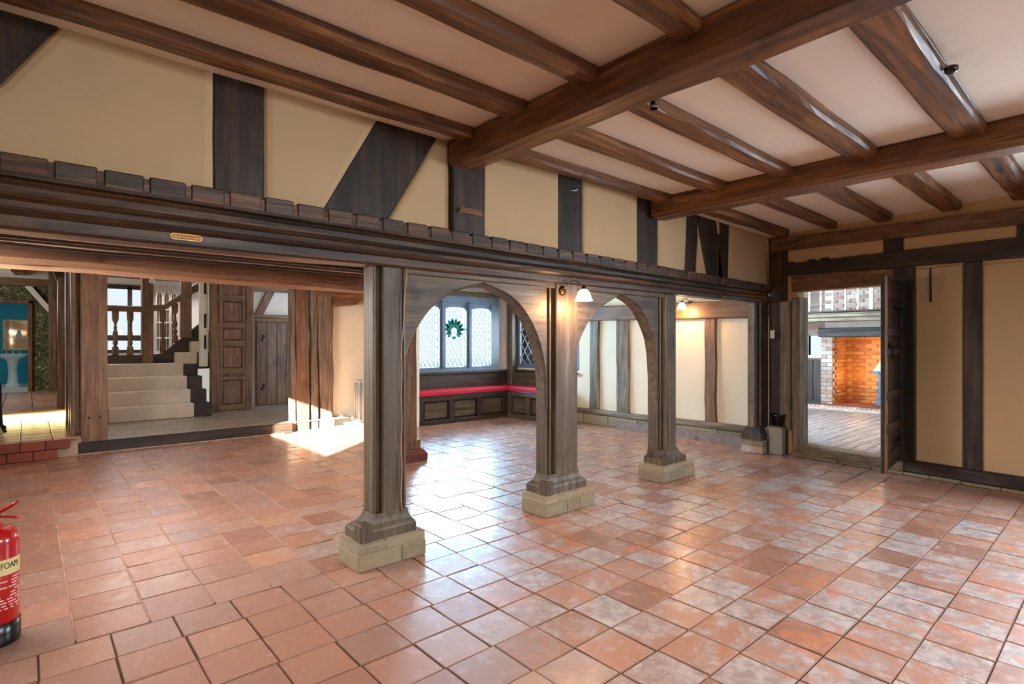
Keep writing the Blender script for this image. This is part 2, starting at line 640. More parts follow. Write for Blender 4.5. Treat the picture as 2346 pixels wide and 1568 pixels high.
# behind: long rows away from the viewer, pale joints
xs = [-.685 + .2845 * i for i in range(29)]
for i in range(len(xs) - 1):
    y = row_end + (rs.uniform(-.02, .02) if i % 2 else .05)
    first = True
    while y < 8.44:
        h = .272 + rs.uniform(-.012, .012)
        y1 = min(y + h, 8.45)
        tile(xs[i], min(xs[i + 1], 7.18), row_end if first else y, y1)
        first = False
        y = y1


def wall_x(y):
    return 6.60 + .13 * y if y < 3.05 else 7.19


def visible(t):
    x, y = (t[0] + t[1]) / 2, (t[2] + t[3]) / 2
    d = x * FX + y * FY
    r = x * FY - y * FX
    if d < 1.75:
        return 0
    return abs(r / d) < 1.06


def area_px(t):
    x, y = (t[0] + t[1]) / 2, (t[2] + t[3]) / 2
    d = x * FX + y * FY
    return (t[1] - t[0]) * (t[3] - t[2]) / d ** 3


tiles = [t for t in tiles if t[0] < wall_x(t[2]) + .02 and visible(t)]
tiles.sort(key=lambda t: -area_px(t))


def tile_geo(t, mb):
    q = lambda: .0012 + rs.random() * .0038
    x0, x1, y0, y1, z = t
    x0 += q(); x1 -= q(); y0 += q(); y1 -= q()
    tilt = [rs.uniform(-.0030, .0022) for _ in range(4)]
    b = .0028
    top = [(x0 + b, y0 + b, z + tilt[0]), (x1 - b, y0 + b, z + tilt[1]), (x1 - b, y1 - b, z + tilt[2]), (x0 + b, y1 - b, z + tilt[3])]
    e = [(x0, y0, z + tilt[0] - .003), (x1, y0, z + tilt[1] - .003), (x1, y1, z + tilt[2] - .003), (x0, y1, z + tilt[3] - .003)]
    bt = [(x0, y0, z - .02), (x1, y0, z - .02), (x1, y1, z - .02), (x0, y1, z - .02)]
    ring = lambda a, o: [(a + i, a + (i + 1) % 4, o + (i + 1) % 4, o + i) for i in range(4)]
    mb.add(top + e + bt, [(0, 1, 2, 3)] + ring(0, 4) + ring(4, 8))


def edge_matte(o):
    o.data.materials.append(M['tile_edge'])
    o.data.polygons.foreach_set('material_index', [0 if i % 9 == 0 else 1 for i in range(len(o.data.polygons))])


NT_ = 296
for t in tiles[:NT_]:
    mb = MB()
    tile_geo(t, mb)
    edge_matte(mb.build('tile', M['tile'], FLOOR, tint=rs.random()))
rest = MB()
tv = []
for t in tiles[NT_:]:
    tile_geo(t, rest)
    tv += [rs.random()] * 9
edge_matte(rest.build('tile_field', M['tile'], FLOOR, tint=tv, kind='stuff'))
# pale pointing under the tiles of the far part
MB().box(-.7, 7.1, 3.2, 8.44, -.0072, -.0045).build('pointing', M['grout_pale'], FLOOR)

# ------------------------------------------------------------------ ceilings
CEIL = MB().add([(-2.3, -2.7, 2.72), (4.58, -2.7, 2.72), (4.58, 3.2, 2.72), (-2.3, 3.2, 2.72), (7.1, -2.7, 2.685), (7.1, 3.2, 2.685),
                 (-2.3, -2.7, 2.85), (4.58, -2.7, 2.85), (4.58, 3.2, 2.85), (-2.3, 3.2, 2.85), (7.1, -2.7, 2.85), (7.1, 3.2, 2.85)],
                [(0, 1, 2, 3), (1, 4, 5, 2), (6, 7, 8, 9), (7, 10, 11, 8), (0, 1, 7, 6), (1, 4, 10, 7), (3, 2, 8, 9), (2, 5, 11, 8), (0, 3, 9, 6), (4, 5, 11, 10)]
                ).build('ceiling', M['ceiling'], kind='structure')
MB().box(-.6, 7.5, 3.2, 8.8, 2.38, 2.5).build('ceiling', M['plaster_white'], kind='structure')

# ------------------------------------------------------------------ walls behind the camera (light comes back off them)
MB().box(-1.35, -1.25, -2.7, 3.12, 0, 2.8).build('wall_left', M['plaster'], kind='structure')
MB().box(-2.4, 7.0, -2.8, -2.7, 0, 2.8).build('wall_rear', M['plaster'], kind='structure')
wl = MB()                                           # side wall of the back part, with the opening the sun comes through
wl.box(-.62, -.50, 3.2, 3.5, -.09, 2.5)
wl.box(-.62, -.50, 5.8, 8.4, -.09, 2.5)
wl.box(-.62, -.50, 3.5, 5.8, -.09, 1.3)
wl.box(-.62, -.50, 3.5, 5.8, 1.97, 2.5)
wl.build('wall_west', M['plaster'], kind='structure')
MB().box(-1.25, -.62, 3.12, 3.22, 0, 2.8).build('wall_west_return', M['plaster'], kind='structure')

MB().box(-3.3, -2.95, 8.36, 8.44, 0, 3.1).box(-2.1, -.6, 8.36, 8.44, 0, 3.1).box(-2.95, -2.1, 8.36, 8.44, 0, 1.25).box(-2.95, -2.1, 8.36, 8.44, 1.42, 3.1).build('wall_side_room_front', M['plaster_white'], kind='structure')

# ------------------------------------------------------------------ upper wall over the arcade: plaster, studs and braces
WA = MB().box(-1.25, 7.1, 3.115, 3.22, 2.0, 2.74).build('wall_arcade', M['plaster'], kind='structure')


def zlow(x):
    return 2.126 - .0085 * x + .0


def panel(poly, name='plaster_panel'):
    """plaster infill: a flat face with softly rounded edges"""
    mb = MB()
    n = len(poly)
    cx, cz = sum(p[0] for p in poly) / n, sum(p[1] for p in poly) / n

    def inset(k):
        out = []
        for i in range(n):
            a, b, c = Vector(poly[i - 1]), Vector(poly[i]), Vector(poly[(i + 1) % n])
            d1, d2 = (b - a).normalized(), (c - b).normalized()
            n1, n2 = Vector((-d1.y, d1.x)), Vector((-d2.y, d2.x))
            m = (n1 + n2)
            m = m / max(m.dot(n1), .35)
            if (Vector((cx, cz)) - b).dot(m) < 0:
                m = -m
            out.append(b + m * k)
        return out
    r0 = [(p[0], 3.117, p[1]) for p in poly]
    r1 = [(p[0], 3.102, p[1]) for p in poly]
    r2 = [(p.x, 3.090, p.y) for p in inset(.014)]
    r3 = [(p.x, 3.084, p.y) for p in inset(.04)]
    mb.rings([r0, r1, r2, r3], False, True)
    return mb.build(name, M['plaster'], WA)


T = 2.735
B0 = 2.05
panel([(.113, T), (.71, T), (.71, B0), (-.44, B0), (-.08, 2.416)])
panel([(.958, T), (1.63, T), (1.245, B0), (.958, B0)])
panel([(2.07, T), (2.156, T), (2.156, B0), (1.655, B0)])
panel([(2.43, T), (3.225, T), (3.225, B0), (2.43, B0)])
panel([(3.516, T), (4.281, T), (4.281, B0), (3.516, B0)])
panel([(4.613, T), (5.139, T), (5.09, B0), (4.613, B0)])
panel([(5.363, 2.53), (5.54, B0), (5.31, B0)])
panel([(5.722, T), (5.80, T), (5.797, 2.56)])
panel([(6.035, T), (6.98, T), (6.98, B0), (6.004, B0)])


def stud(name, x0, x1, x0b=None, x1b=None, z0=2.06, z1=2.75, seed=1, mat='dark_z', front=3.095):
    x0b = x0 if x0b is None else x0b
    x1b = x1 if x1b is None else x1b
    mb = MB()
    rs_ = []
    for k in range(7):
        t = k / 6
        a, b = x0b + (x0 - x0b) * t, x1b + (x1 - x1b) * t
        j = [mnoise.noise(Vector((seed * 7.1 + q * 3, t * 3, 0))) * .006 for q in range(2)]
        z = z0 + (z1 - z0) * t
        rs_.append([(a + j[0], 3.13, z), (a + j[0], front + .006, z), (a + j[0] + .008, front, z), (b + j[1] - .008, front, z), (b + j[1], front + .006, z), (b + j[1], 3.13, z)])
    mb.rings(rs_)
    return mb.build(name, M[mat], WA)


stud('stud', .71, .958, seed=1)
stud('brace', 1.63, 2.07, 1.245, 1.655, seed=2)
MB().prism([(-1.2, 2.06), (-.42, 2.06), (-.08, 2.416), (.113, 2.735), (-.2, 2.745), (-.75, 2.745)], 'y', 3.088, 3.13).build('brace', M['dark_z'], WA)
pc = stud('stud', 2.156, 2.43, seed=4, front=3.045)
MB().prism([(2.185, 2.235), (2.40, 2.235), (2.375, 2.275), (2.21, 2.275)], 'y', 3.028, 3.05).build('peg_block', M['beam_x'], WA)
stud('stud', 3.225, 3.516, seed=5)
stud('stud', 4.281, 4.613, seed=6)
stud('stud', 5.139, 5.363, 5.09, 5.31, seed=7)
stud('brace', 5.35, 5.73, 5.535, 5.90, seed=8)
stud('stud', 5.80, 6.035, 5.78, 6.004, seed=9)

# ------------------------------------------------------------------ carved bressummer with its little battlements
BEAM = thing('carved_beam', (3.2, 3.1, 1.8), 'long moulded dark oak beam with small battlements above the arches', 'beam')
prof0 = [(3.16, 1.812), (3.035, 1.812), (3.022, 1.824), (3.020, 1.872), (2.992, 1.884), (2.978, 1.902), (2.980, 1.926), (2.998, 1.940), (3.030, 1.948),
         (3.046, 1.972), (3.046, 2.004), (3.030, 2.024), (2.996, 2.030), (2.990, 2.046), (3.006, 2.050), (3.007, 2.116), (3.16, 2.116)]


def bz(z, x):
    f = min(max((x + .5) / 7.4, 0), 1)
    lo, hi = 1.810 + .036 * f, 2.048 - .058 * f
    return lo + (z - 1.812) / (2.05 - 1.812) * (hi - lo)


mb = MB()
rr = []
for k in range(31):
    x = -1.24 + (6.93 + 1.24) * k / 30
    jj = [mnoise.noise(Vector((x * 1.3, q * .7, 0))) * .0035 for q in range(len(prof0))]
    rr.append([(x, y + jj[q], bz(z, x) + jj[q] * .6) for q, (y, z) in enumerate(prof0)])
mb.rings(rr)
mb.build('moulded_rail', M['rail'], BEAM)
x = -.42
k = 0
while x < 6.85:
    pitch = .169
    gap = .020 + .008 * mnoise.noise(Vector((x * 9, 0, 0)))
    h = .078 + .006 * mnoise.noise(Vector((x * 5, 3, 0)))
    zb = bz(2.046, x)
    x1 = min(x + pitch - gap, 6.92)
    MB().cbox(x, x1, 3.0 + .004 * mnoise.noise(Vector((x * 3, 7, 0))), 3.122, zb - .004, zb + h, .006).build('merlon', M['rail'], BEAM)
    x += pitch + (.003 if x > 3.2 else 0)
# boarded underside behind the beam
SOF = thing('boarded_soffit', (.8, 3.7, 1.75), 'rough brown oak boards under the floor behind the carved beam', 'boards')
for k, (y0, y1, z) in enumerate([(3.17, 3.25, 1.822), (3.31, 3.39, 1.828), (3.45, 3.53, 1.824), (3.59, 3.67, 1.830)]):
    MB().cbox(-.5, 2.2, y1 + .006, y1 + .050, z - .010, z + .06, .012).build('shade_strip', M['dark_x'], SOF)  # dark strip put in as the shade between boards
    MB().timber((-.5, (y0 + y1) / 2, z + .04), (2.2, (y0 + y1) / 2, z + .04), (0, 1, 0), y1 - y0, .08, .012, 14, .010, 20 + k).build('board', M['soffit'], SOF)
mb = MB().timber((-.5, 3.88, 1.848), (2.2, 3.90, 1.828), (0, 1, 0), .26, .19, .03, 14, .014, 31)
mb.build('edge_beam', M['soffit'], SOF)
MB().box(-.5, 2.2, 3.17, 4.0, 1.89, 2.0).build('backing', M['dark_x'], SOF)


# plaques
def text_mesh(body, size, mat, name, to_world, parent, extrude=.0006):
    cu = bpy.data.curves.new('text', 'FONT')
    cu.body = body
    cu.size = size
    cu.align_x = 'CENTER'
    cu.align_y = 'CENTER'
    cu.extrude = extrude
    ob = bpy.data.objects.new('text', cu)
    COL.objects.link(ob)
    dg = bpy.context.evaluated_depsgraph_get()
    me = bpy.data.meshes.new_from_object(ob.evaluated_get(dg))
    bpy.data.objects.remove(ob)
    org = ORG[parent.name]
    for v in me.vertices:
        v.co = Vector(to_world(*v.co)) - org
    me.materials.clear()
    me.materials.append(mat)
    o = bpy.data.objects.new(name, me)
    COL.objects.link(o)
    o.parent = parent
    return o


def plaque(cx, cz, y, L, h, label, size):
    p = thing('brass_plaque', (cx, y, cz - h / 2), label, 'plaque')
    def pill(L_, h_):
        r = h_ / 2
        pts = []
        for k in range(9):
            a = -math.pi / 2 + math.pi * k / 8
            pts.append((cx + L_ / 2 - r + r * math.cos(a), cz + r * math.sin(a)))
        for k in range(9):
            a = math.pi / 2 + math.pi * k / 8
            pts.append((cx - L_ / 2 + r + r * math.cos(a), cz + r * math.sin(a)))
        return pts
    pl_ = MB().prism(pill(L, h), 'y', y - .002, y).build('plate', M['brass_dark'], p)
    o, i = pill(L, h), pill(L - .008, h - .008)
    n = len(o)
    mb = MB()
    mb.add([(a, y - .0045, b) for a, b in o] + [(a, y - .0045, b) for a, b in i] + [(a, y - .002, b) for a, b in o] + [(a, y - .002, b) for a, b in i],
           [(k, (k + 1) % n, n + (k + 1) % n, n + k) for k in range(n)] + [(k, (k + 1) % n, 2 * n + (k + 1) % n, 2 * n + k) for k in range(n)] +
           [(n + k, n + (k + 1) % n, 3 * n + (k + 1) % n, 3 * n + k) for k in range(n)])
    mb.build('rim', M['brass'], pl_)
    text_mesh('Mind Your Head', size, M['brass'], 'lettering', lambda a, b, c: (cx + a, y - .0025 - c, cz + b), pl_)


plaque(.576, 1.858, 3.019, .134, .030, 'oval brass plaque with lettering on the beam over the wide opening', .0165)
plaque(5.78, 1.852, 3.019, .15, .036, 'small oval plaque on the beam near the doorway corner', .018)


# ------------------------------------------------------------------ arcade posts
def arcade_post(L, R, prof, stone, plinth, label, zt=1.83, name='arcade_post', slant=0, nblocks=2, mat='post_z'):
    x0, x1, y0, y1 = stone
    t = thing(name, ((L + R) / 2, 3.14, 0), label, 'post')
    MB().prism(prof, 'z', .27, zt).build('shaft', M[mat], t)
    # plinth: square block with a hollow above it
    a, b, c, d = plinth
    rg = []
    for k, (z, f) in enumerate([(.150, 0), (.215, 0), (.228, .12), (.252, .62), (.280, .88), (.31, 1.0)]):
        rg.append([(a + (L - .004 - a) * f, c + (3.066 - c) * f, z), (b + (R + .004 - b) * f, c + (3.066 - c) * f, z),
                   (b + (R + .004 - b) * f, d + (3.205 - d) * f, z), (a + (L - .004 - a) * f, d + (3.205 - d) * f, z)])
    plb = MB().rings(rg).build('plinth', M[mat], t)
    MB().cbox(a - .004, a + .075, c - .004, c + .09, .150, .268, .008).build('plinth_spur', M[mat], plb)
    MB().box(x0 + .008, x1 - .008, y0 + .008, y1 - .008, 0, .15).build('core', M['mortar'], t)
    cuts = [x0] + [x0 + (x1 - x0) * (k + .38 * (k % 2) * .6) / nblocks for k in range(1, nblocks)] + [x1]
    for k in range(nblocks):
        p, q = cuts[k] + .002, cuts[k + 1] - .002
        MB().cbox(p, q, y0, y1, .0, .098, .007).build('stone', M['stone'], t)
    cuts2 = [x0] + [x0 + (x1 - x0) * (k - .22) / (nblocks) for k in range(1, nblocks)] + [x1]
    for k in range(nblocks):
        p, q = cuts2[k] + .002, cuts2[k + 1] - .002
        lo = [(p, y0, .101), (q, y0, .101), (q, y1, .101), (p, y1, .101)]
        pi, qi = (a - .006 if k == 0 else p), (b + .006 if k == nblocks - 1 else q)
        hi = [(pi, c - .006, .163), (qi, c - .006, .163), (qi, d + .006, .163), (pi, d + .006, .163)]
        MB().rings([lo, hi]).build('stone', M['stone'], t, bevel=.005, segs=1)
    return t


P1 = arcade_post(1.585, 1.81,
                 [(1.585, 3.205), (1.585, 3.085), (1.590, 3.080), (1.602, 3.080), (1.606, 3.10), (1.620, 3.108), (1.634, 3.10), (1.638, 3.072), (1.648, 3.066),
                  (1.755, 3.066), (1.760, 3.076), (1.786, 3.080), (1.792, 3.072), (1.806, 3.074), (1.810, 3.08), (1.81, 3.205)],
                 (1.455, 1.924, 3.015, 3.29), (1.485, 1.860, 3.035, 3.255), 'moulded oak arcade post on stone base beside the wide opening, first from the extinguisher')
P2 = arcade_post(3.08, 3.42,
                 [(3.08, 3.205), (3.08, 3.10), (3.094, 3.098), (3.098, 3.118), (3.114, 3.122), (3.122, 3.096), (3.136, 3.094), (3.142, 3.114), (3.156, 3.114),
                  (3.166, 3.070), (3.176, 3.064), (3.415, 3.064), (3.42, 3.07), (3.42, 3.205)],
                 (3.00, 3.585, 3.012, 3.30), (3.025, 3.495, 3.034, 3.26), 'broad oak arcade post on stone base between the two pointed arches', nblocks=3)
P3 = arcade_post(4.605, 4.905,
                 [(4.605, 3.205), (4.605, 3.10), (4.618, 3.098), (4.622, 3.118), (4.640, 3.122), (4.650, 3.096), (4.664, 3.094), (4.672, 3.114), (4.690, 3.112),
                  (4.700, 3.070), (4.710, 3.064), (4.880, 3.064), (4.905, 3.08), (4.905, 3.205)],
                 (4.585, 5.16, 3.012, 3.31), (4.62, 5.02, 3.034, 3.26), 'narrow oak arcade post on stone base at the far side of the small arch')
# lit joint edge of the first post, painted as a thin pale cable-like strip
pts = [(1.803, 3.062, 1.84)]
for k in range(1, 26):
    z = 1.84 - k * .062
    pts.append((1.803 - .035 * min(1, max(0, (1.8 - z) / .5)) + .004 * math.sin(k * 1.3), 3.060, z))
MB().tube(pts, .0045, 6).build('cable', plain('lit_joint_edge', (190, 150, 116), .5), P1)  # thin tube standing in for the lit joint edge


# ------------------------------------------------------------------ pointed arches (two brace halves each)
def arch(L, R, apex, curveL, curveR, label, colL='post_x', colR='brown_x'):
    t = thing('arch', ((L + R) / 2, 3.14, 1.0), label, 'arch')
    top = 1.835

    def half(curve, jamb, side, mat, nm):
        # curve: from foot up to the apex; side -1 = wood lies on the low x side
        mb = MB()
        n = len(curve)
        out = []
        for i, (cx, cz) in enumerate(curve):
            a = Vector(curve[max(i - 1, 0)])
            b = Vector(curve[min(i + 1, n - 1)])
            d = (b - a).normalized()
            nn = Vector((-d.y, d.x)) * (1 if side < 0 else -1)
            if nn.x * side < 0:
                nn = -nn
            if nn.y < -.01:
                nn = -nn
            out.append((cx + nn.x * .014, min(cz + nn.y * .014, top - .01)))
        out[-1] = (apex, out[-1][1])
        out[0] = (curve[0][0] + side * .0, curve[0][1])
        def outer(i):
            cx, cz = out[i]
            return (cx, top) if i else (jamb, out[i][1])
        F, Bk = 3.090, 3.20
        ring = []
        vs, fs = [], []
        for i in range(n):
            c_, o_ = curve[i], out[i]
            # foot columns: the wood reaches the jamb; higher up it reaches the top rail
            vs += [(o_[0], F, o_[1]), (c_[0], F + .018, c_[1]), (c_[0], Bk, c_[1])]
        for i in range(n - 1):
            a, b = 3 * i, 3 * (i + 1)
            fs += [(a, b, b + 1, a + 1), (a + 1, b + 1, b + 2, a + 2)]
        k = len(vs)
        poly = [out[i] for i in range(n)] + [(apex, top), (jamb, top), (jamb, out[0][1])]
        polyb = [curve[i] for i in range(n)] + [(apex, top), (jamb, top), (jamb, out[0][1])]
        # triangulate the front as quads to the jamb/top border
        def border(i):
            z = out[i][1]
            x = out[i][0]
            t_ = i / (n - 1)
            # walk the border: from jamb foot up to the corner, then along the top to the apex
            H, W = top - out[0][1], abs(apex - jamb)
            s_ = t_ * (H + W)
            if s_ <= H:
                return (jamb, out[0][1] + s_)
            return (jamb + (apex - jamb) * (s_ - H) / W, top)
        bd = [border(i) for i in range(n)]
        kc = min(range(n), key=lambda i: abs(bd[i][0] - jamb) + abs(bd[i][1] - top))
        bd[kc] = (jamb, top)
        for yy, src in ((F, out), (Bk, curve)):
            k = len(vs)
            vs += [(p[0], yy, p[1]) for p in src] + [(p[0], yy, p[1]) for p in bd]
            fs += [(k + i, k + i + 1, k + n + i + 1, k + n + i) for i in range(n - 1)]
        mb.add(vs, fs)
        return mb.build(nm, M[mat], t)
    half(curveL, L, -1, colL, 'arch_brace')
    half(curveR, R, 1, colR, 'arch_brace')
    MB().cbox(L - .01, R + .09, 3.072, 3.20, 1.79, 1.845, .008).build('top_rail', M[colL], t)
    return t


def smooth(pts, sub=4):
    out = []
    P_ = [Vector(p) for p in pts]
    for k in range(len(P_) - 1):
        p0, p1, p2, p3 = P_[max(k - 1, 0)], P_[k], P_[k + 1], P_[min(k + 2, len(P_) - 1)]
        for q in range(sub):
            t = q / sub
            out.append(tuple(.5 * ((2 * p1) + (p2 - p0) * t + (2 * p0 - 5 * p1 + 4 * p2 - p3) * t * t + (3 * p1 - p0 - 3 * p2 + p3) * t ** 3)))
    out.append(tuple(P_[-1]))
    return out


A1 = arch(1.81, 3.08, 2.44, smooth([(1.811, .80), (1.812, 1.00), (1.814, 1.16), (1.832, 1.28), (1.888, 1.41), (2.012, 1.575), (2.19, 1.695), (2.44, 1.772)]),
          smooth([(3.078, .80), (3.074, .98), (3.062, 1.12), (3.038, 1.24), (2.985, 1.39), (2.868, 1.565), (2.70, 1.695), (2.44, 1.776)]),
          'wide pointed oak arch with brass lamp post on its far side', 'post_x', 'post_x')
A2 = arch(3.42, 4.605, 4.035, smooth([(3.421, .80), (3.422, 1.02), (3.428, 1.18), (3.466, 1.33), (3.545, 1.46), (3.62, 1.545), (3.80, 1.68), (4.035, 1.785)]),
          smooth([(4.603, .80), (4.600, .98), (4.584, 1.16), (4.562, 1.30), (4.522, 1.42), (4.395, 1.60), (4.25, 1.715), (4.035, 1.79)]),
          'narrow pointed oak arch between the lamp and the doorway corner', 'post_x', 'post_x')

# end post against the doorway wall
EP = thing('arcade_end_post', (6.8, 3.14, 0), 'dark oak end post of the arcade in the corner by the doorway', 'post')
MB().prism([(6.72, 3.21), (6.72, 3.10), (6.735, 3.095), (6.745, 3.11), (6.765, 3.11), (6.775, 3.07), (6.98, 3.07), (6.98, 3.21)], 'z', .30, 1.86).build('shaft', M['dark_z'], EP)
MB().prism([(6.71, 3.20), (6.71, 3.12), (6.722, 3.12), (6.722, 3.20)], 'z', .3, 1.85).build('pale_edge', M['grey_z'], EP)
rg = [[(6.66 + .06 * f, 3.02 + .05 * f, z), (6.83, 3.02 + .05 * f, z), (6.83, 3.27 - .06 * f, z), (6.66 + .06 * f, 3.27 - .06 * f, z)] for z, f in ((.17, 0), (.24, .05), (.28, .4), (.33, 1))]
MB().rings(rg).build('plinth', M['dark_z'], EP)
for k, (ya, yb) in enumerate(((3.02, 3.145), (3.15, 3.28))):
    MB().cbox(6.70, 6.82, ya, yb, 0, .085, .006).build('stone', M['white_brick'], EP)
    MB().cbox(6.70, 6.82, ya - .02 * k, yb, .089, .17, .006).build('stone', M['stone'], EP)
MB().box(6.705, 6.98, 3.03, 3.27, 0, .17).build('core', M['mortar'], EP)

# ------------------------------------------------------------------ cross beams and joists
ORD = ['first', 'second', 'third', 'fourth', 'fifth']


def single(name, mb, mat, label, cat, group=None):
    return mb.build(name, M[mat], None, label=label, cat=cat, group=group)


mb = MB().timber((2.215, -2.7, 2.645), (2.235, 3.065, 2.635), (1, 0, 0), .215, .20, .03, 26, .012, 3)
CB1 = single('cross_beam', mb, 'beam_y', 'heavy brown oak cross beam with joists tenoned in, over the tall wall post', 'beam', 'cross beams')
mb = MB().timber((4.585, -2.7, 2.635), (4.575, 3.06, 2.64), (1, 0, 0), .245, .19, .03, 26, .010, 5)
CB2 = single('cross_beam', mb, 'beam_y', 'reddish oak cross beam over the small arch, nearer the doorway', 'beam', 'cross beams')

jo = [
    ('c', 'on the extinguisher side of the heavy cross beam', [(-1.25, 2.12, 2.79, 2.895), (-1.25, 2.12, 2.285, 2.43), (-1.25, 2.12, 1.762, 1.89), (-1.25, 2.12, 1.212, 1.335)]),
    ('b', 'between the two cross beams', [(2.31, 4.47, 2.845, 2.975), (2.31, 4.47, 2.315, 2.465), (2.31, 4.47, 1.77, 1.915), (2.31, 4.47, 1.20, 1.375), (2.31, 4.47, .622, .80)]),
    ('e', 'between the reddish cross beam and the doorway wall', [(4.69, 6.76, 2.715, 2.86), (4.69, 6.75, 2.20, 2.315), (4.69, 6.74, 1.68, 1.83), (4.69, 6.70, 1.115, 1.275), (4.69, 6.65, .60, .755)]),
]
JO = {}
for key, where, lst in jo:
    for i, (x0, x1, y0, y1) in enumerate(lst):
        zb = 2.655 if key != 'e' else 2.622
        zt = 2.745 if key != 'e' else 2.715
        z = (zb + zt) / 2
        yc, wd = (y0 + y1) / 2, y1 - y0
        mb = MB().timber((x0, yc, z + (.012 if key == 'e' else 0)), (x1, yc, z - (.004 if key == 'e' else 0)), (0, 1, 0), wd, zt - zb, .016, 14, .011, 40 + len(JO) * 3, round_end=(key == 'e'))
        JO[(key, i)] = single('ceiling_joist', mb, 'beam_x', '%s oak joist from the arcade wall, %s' % (ORD[i], where), 'joist', 'ceiling joists')

# small black spotlight under the cross beam
SP = thing('spotlight', (2.47, 1.68, 2.59), 'tiny black spotlight with chrome rim under the joist beside the cross beam', 'light')
MB().lathe([(.0, .075), (.019, .075), (.02, .07), (.02, .012), (.018, .010), (.018, .016), (.0, .016)], (2.47, 1.68, 2.582), n=18).build('body', M['black'], SP)
MB().tube([(2.47, 1.68, 2.655), (2.47, 1.68, 2.722)], .008, 8).build('stem', M['black'], SP)
MB().lathe([(.0202, .0), (.0202, .014), (.017, .014), (.017, .0)], (2.47, 1.68, 2.579), n=18, cap=False).build('rim', M['chrome'], SP)
# cable and round box along the fifth joist
cb = thing('ceiling_cable', (3.4, .61, 2.66), 'thin cable with round black junction box along the widest joist', 'cable')
MB().tube([(2.34, .628, 2.712), (2.9, .618, 2.70), (3.2, .606, 2.672), (3.33, .60, 2.668), (3.5, .612, 2.69), (3.9, .622, 2.705), (4.45, .628, 2.712)], .004, 6).build('wire', M['lead'], cb)
MB().lathe([(0, 0), (.02, .002), (.028, .012), (.028, .03), (.016, .036), (0, .038)], (3.33, .596, 2.645), n=16).build('junction_box', M['black'], cb)
# white hook on the dark stud
hk = thing('wall_hook', (3.39, 3.09, 2.59), 'small white hook on the dark stud above the small plaque lamp', 'hook')
hk['label'] = 'tiny white double hook high on the dark stud above the lit wall lamp'
MB().tube([(3.345, 3.075, 2.598), (3.355, 3.066, 2.604), (3.39, 3.07, 2.606), (3.415, 3.062, 2.618)], .004, 6).build('wire', M['white_plastic'], hk)
MB().lathe([(0, 0), (.008, 0), (.008, .02), (0, .02)], (3.417, 3.095, 2.618), (0, -1, 0), 10).build('plug', M['white_plastic'], hk)


# ------------------------------------------------------------------ wall lamps
def wall_lamp(base, out, side, label, power, tw=1.0):
    """base = backplate centre on the timber; out = unit vector away from it; side = how the arm drifts"""
    b, o = Vector(base), Vector(out)
    up = Vector((0, 0, 1))
    t = thing('wall_lamp', base, label, 'lamp', 'brass wall lamps')
    MB().lathe([(.0, .02), (.012, .018), (.024, .012), (.038, .006), (.04, 0.0)], b, o, 20).build('backplate', M['brass_dark'], t)
    sp = b + o * .165 + Vector(side)
    pts = []
    for k in range(13):
        f = k / 12
        q = b + (sp - b) * f
        q.z = b.z + .045 * math.sin(math.pi * f) * 1.4 - .002 * f + (.02 * f)
        pts.append(q)
    MB().tube(pts, .0055, 8).build('arm', M['brass'], t)
    c = pts[-1]
    MB().lathe([(.008, .012), (.016, .004), (.022, -.012), (.02, -.02)], c, up, 16).build('gallery', M['brass_dark'], t)
    pr = [(.018, -.012), (.034, -.022), (.048, -.04), (.056, -.066), (.064, -.092), (.074, -.104)]
    inn = [(r - .003, h - .001) for r, h in reversed(pr)]
    sh = MB().lathe(pr + inn, c, up, 24, cap=False).build('lamp_shade', M['shade'], t, label='frosted white glass bell shade, lit')
    MB().lathe([(0, -.03), (.014, -.036), (.02, -.055), (.014, -.074), (0, -.08)], c, up, 14).build('bulb', M['shade'], sh)
    pl = point_light('lamp_light', c + up * -.125, power, (1, .54, .22), .06)
    return t


wall_lamp((3.235, 3.064, 1.772), (0, -1, 0), (.06, -.01, 0), 'brass wall lamp with lit white bell shade on the broad arcade post', 24)
wall_lamp((7.12, 4.24, 1.92), (-1, 0, 0), (0, .03, -.01), 'lit brass wall lamp on the timbered wall seen through the far opening', 20)

# ------------------------------------------------------------------ doorway wall (slightly out of square)


def W(y, n, z):
    return (6.60 + .13 * y - n * .9916, y + n * .129, z)


def wbox(y0, y1, n0, n1, z0, z1, z0b=None, z1b=None, c=.006):
    """bar on the doorway wall; z0b/z1b = heights at y1"""
    mb = MB(W)
    z0b = z0 if z0b is None else z0b
    z1b = z1 if z1b is None else z1b
    pts = [(y0, n0, z0), (y1, n0, z0b), (y1, n0, z1b), (y0, n0, z1)]
    fr = [(y0, n1 - c, z0), (y1, n1 - c, z0b), (y1, n1 - c, z1b), (y0, n1 - c, z1)]
    fi = [(y0 + c, n1, z0 + c), (y1 - c, n1, z0b + c), (y1 - c, n1, z1b - c), (y0 + c, n1, z1 - c)]
    mb.rings([pts, fr, fi])
    return mb


WR = MB(W).rings([[(-2.7, -.16, .0), (1.70, -.16, .0), (1.70, -.16, 2.75), (-2.7, -.16, 2.75)], [(-2.7, -.012, .0), (1.70, -.012, .0), (1.70, -.012, 2.75), (-2.7, -.012, 2.75)]])
WR.rings([[(1.70, -.16, 2.08), (3.1, -.16, 2.08), (3.1, -.16, 2.75), (1.70, -.16, 2.75)], [(1.70, -.012, 2.08), (3.1, -.012, 2.08), (3.1, -.012, 2.75), (1.70, -.012, 2.75)]])
WR.rings([[(2.72, -.16, 0), (3.05, -.16, 0), (3.05, -.16, 2.08), (2.72, -.16, 2.08)], [(2.72, -.012, 0), (3.05, -.012, 0), (3.05, -.012, 2.08), (2.72, -.012, 2.08)]])
WR = WR.build('wall_right', M['plaster'], kind='structure')


def wt(name, mat, *a, **k):
    return wbox(*a, **k).build(name, M[mat], WR)


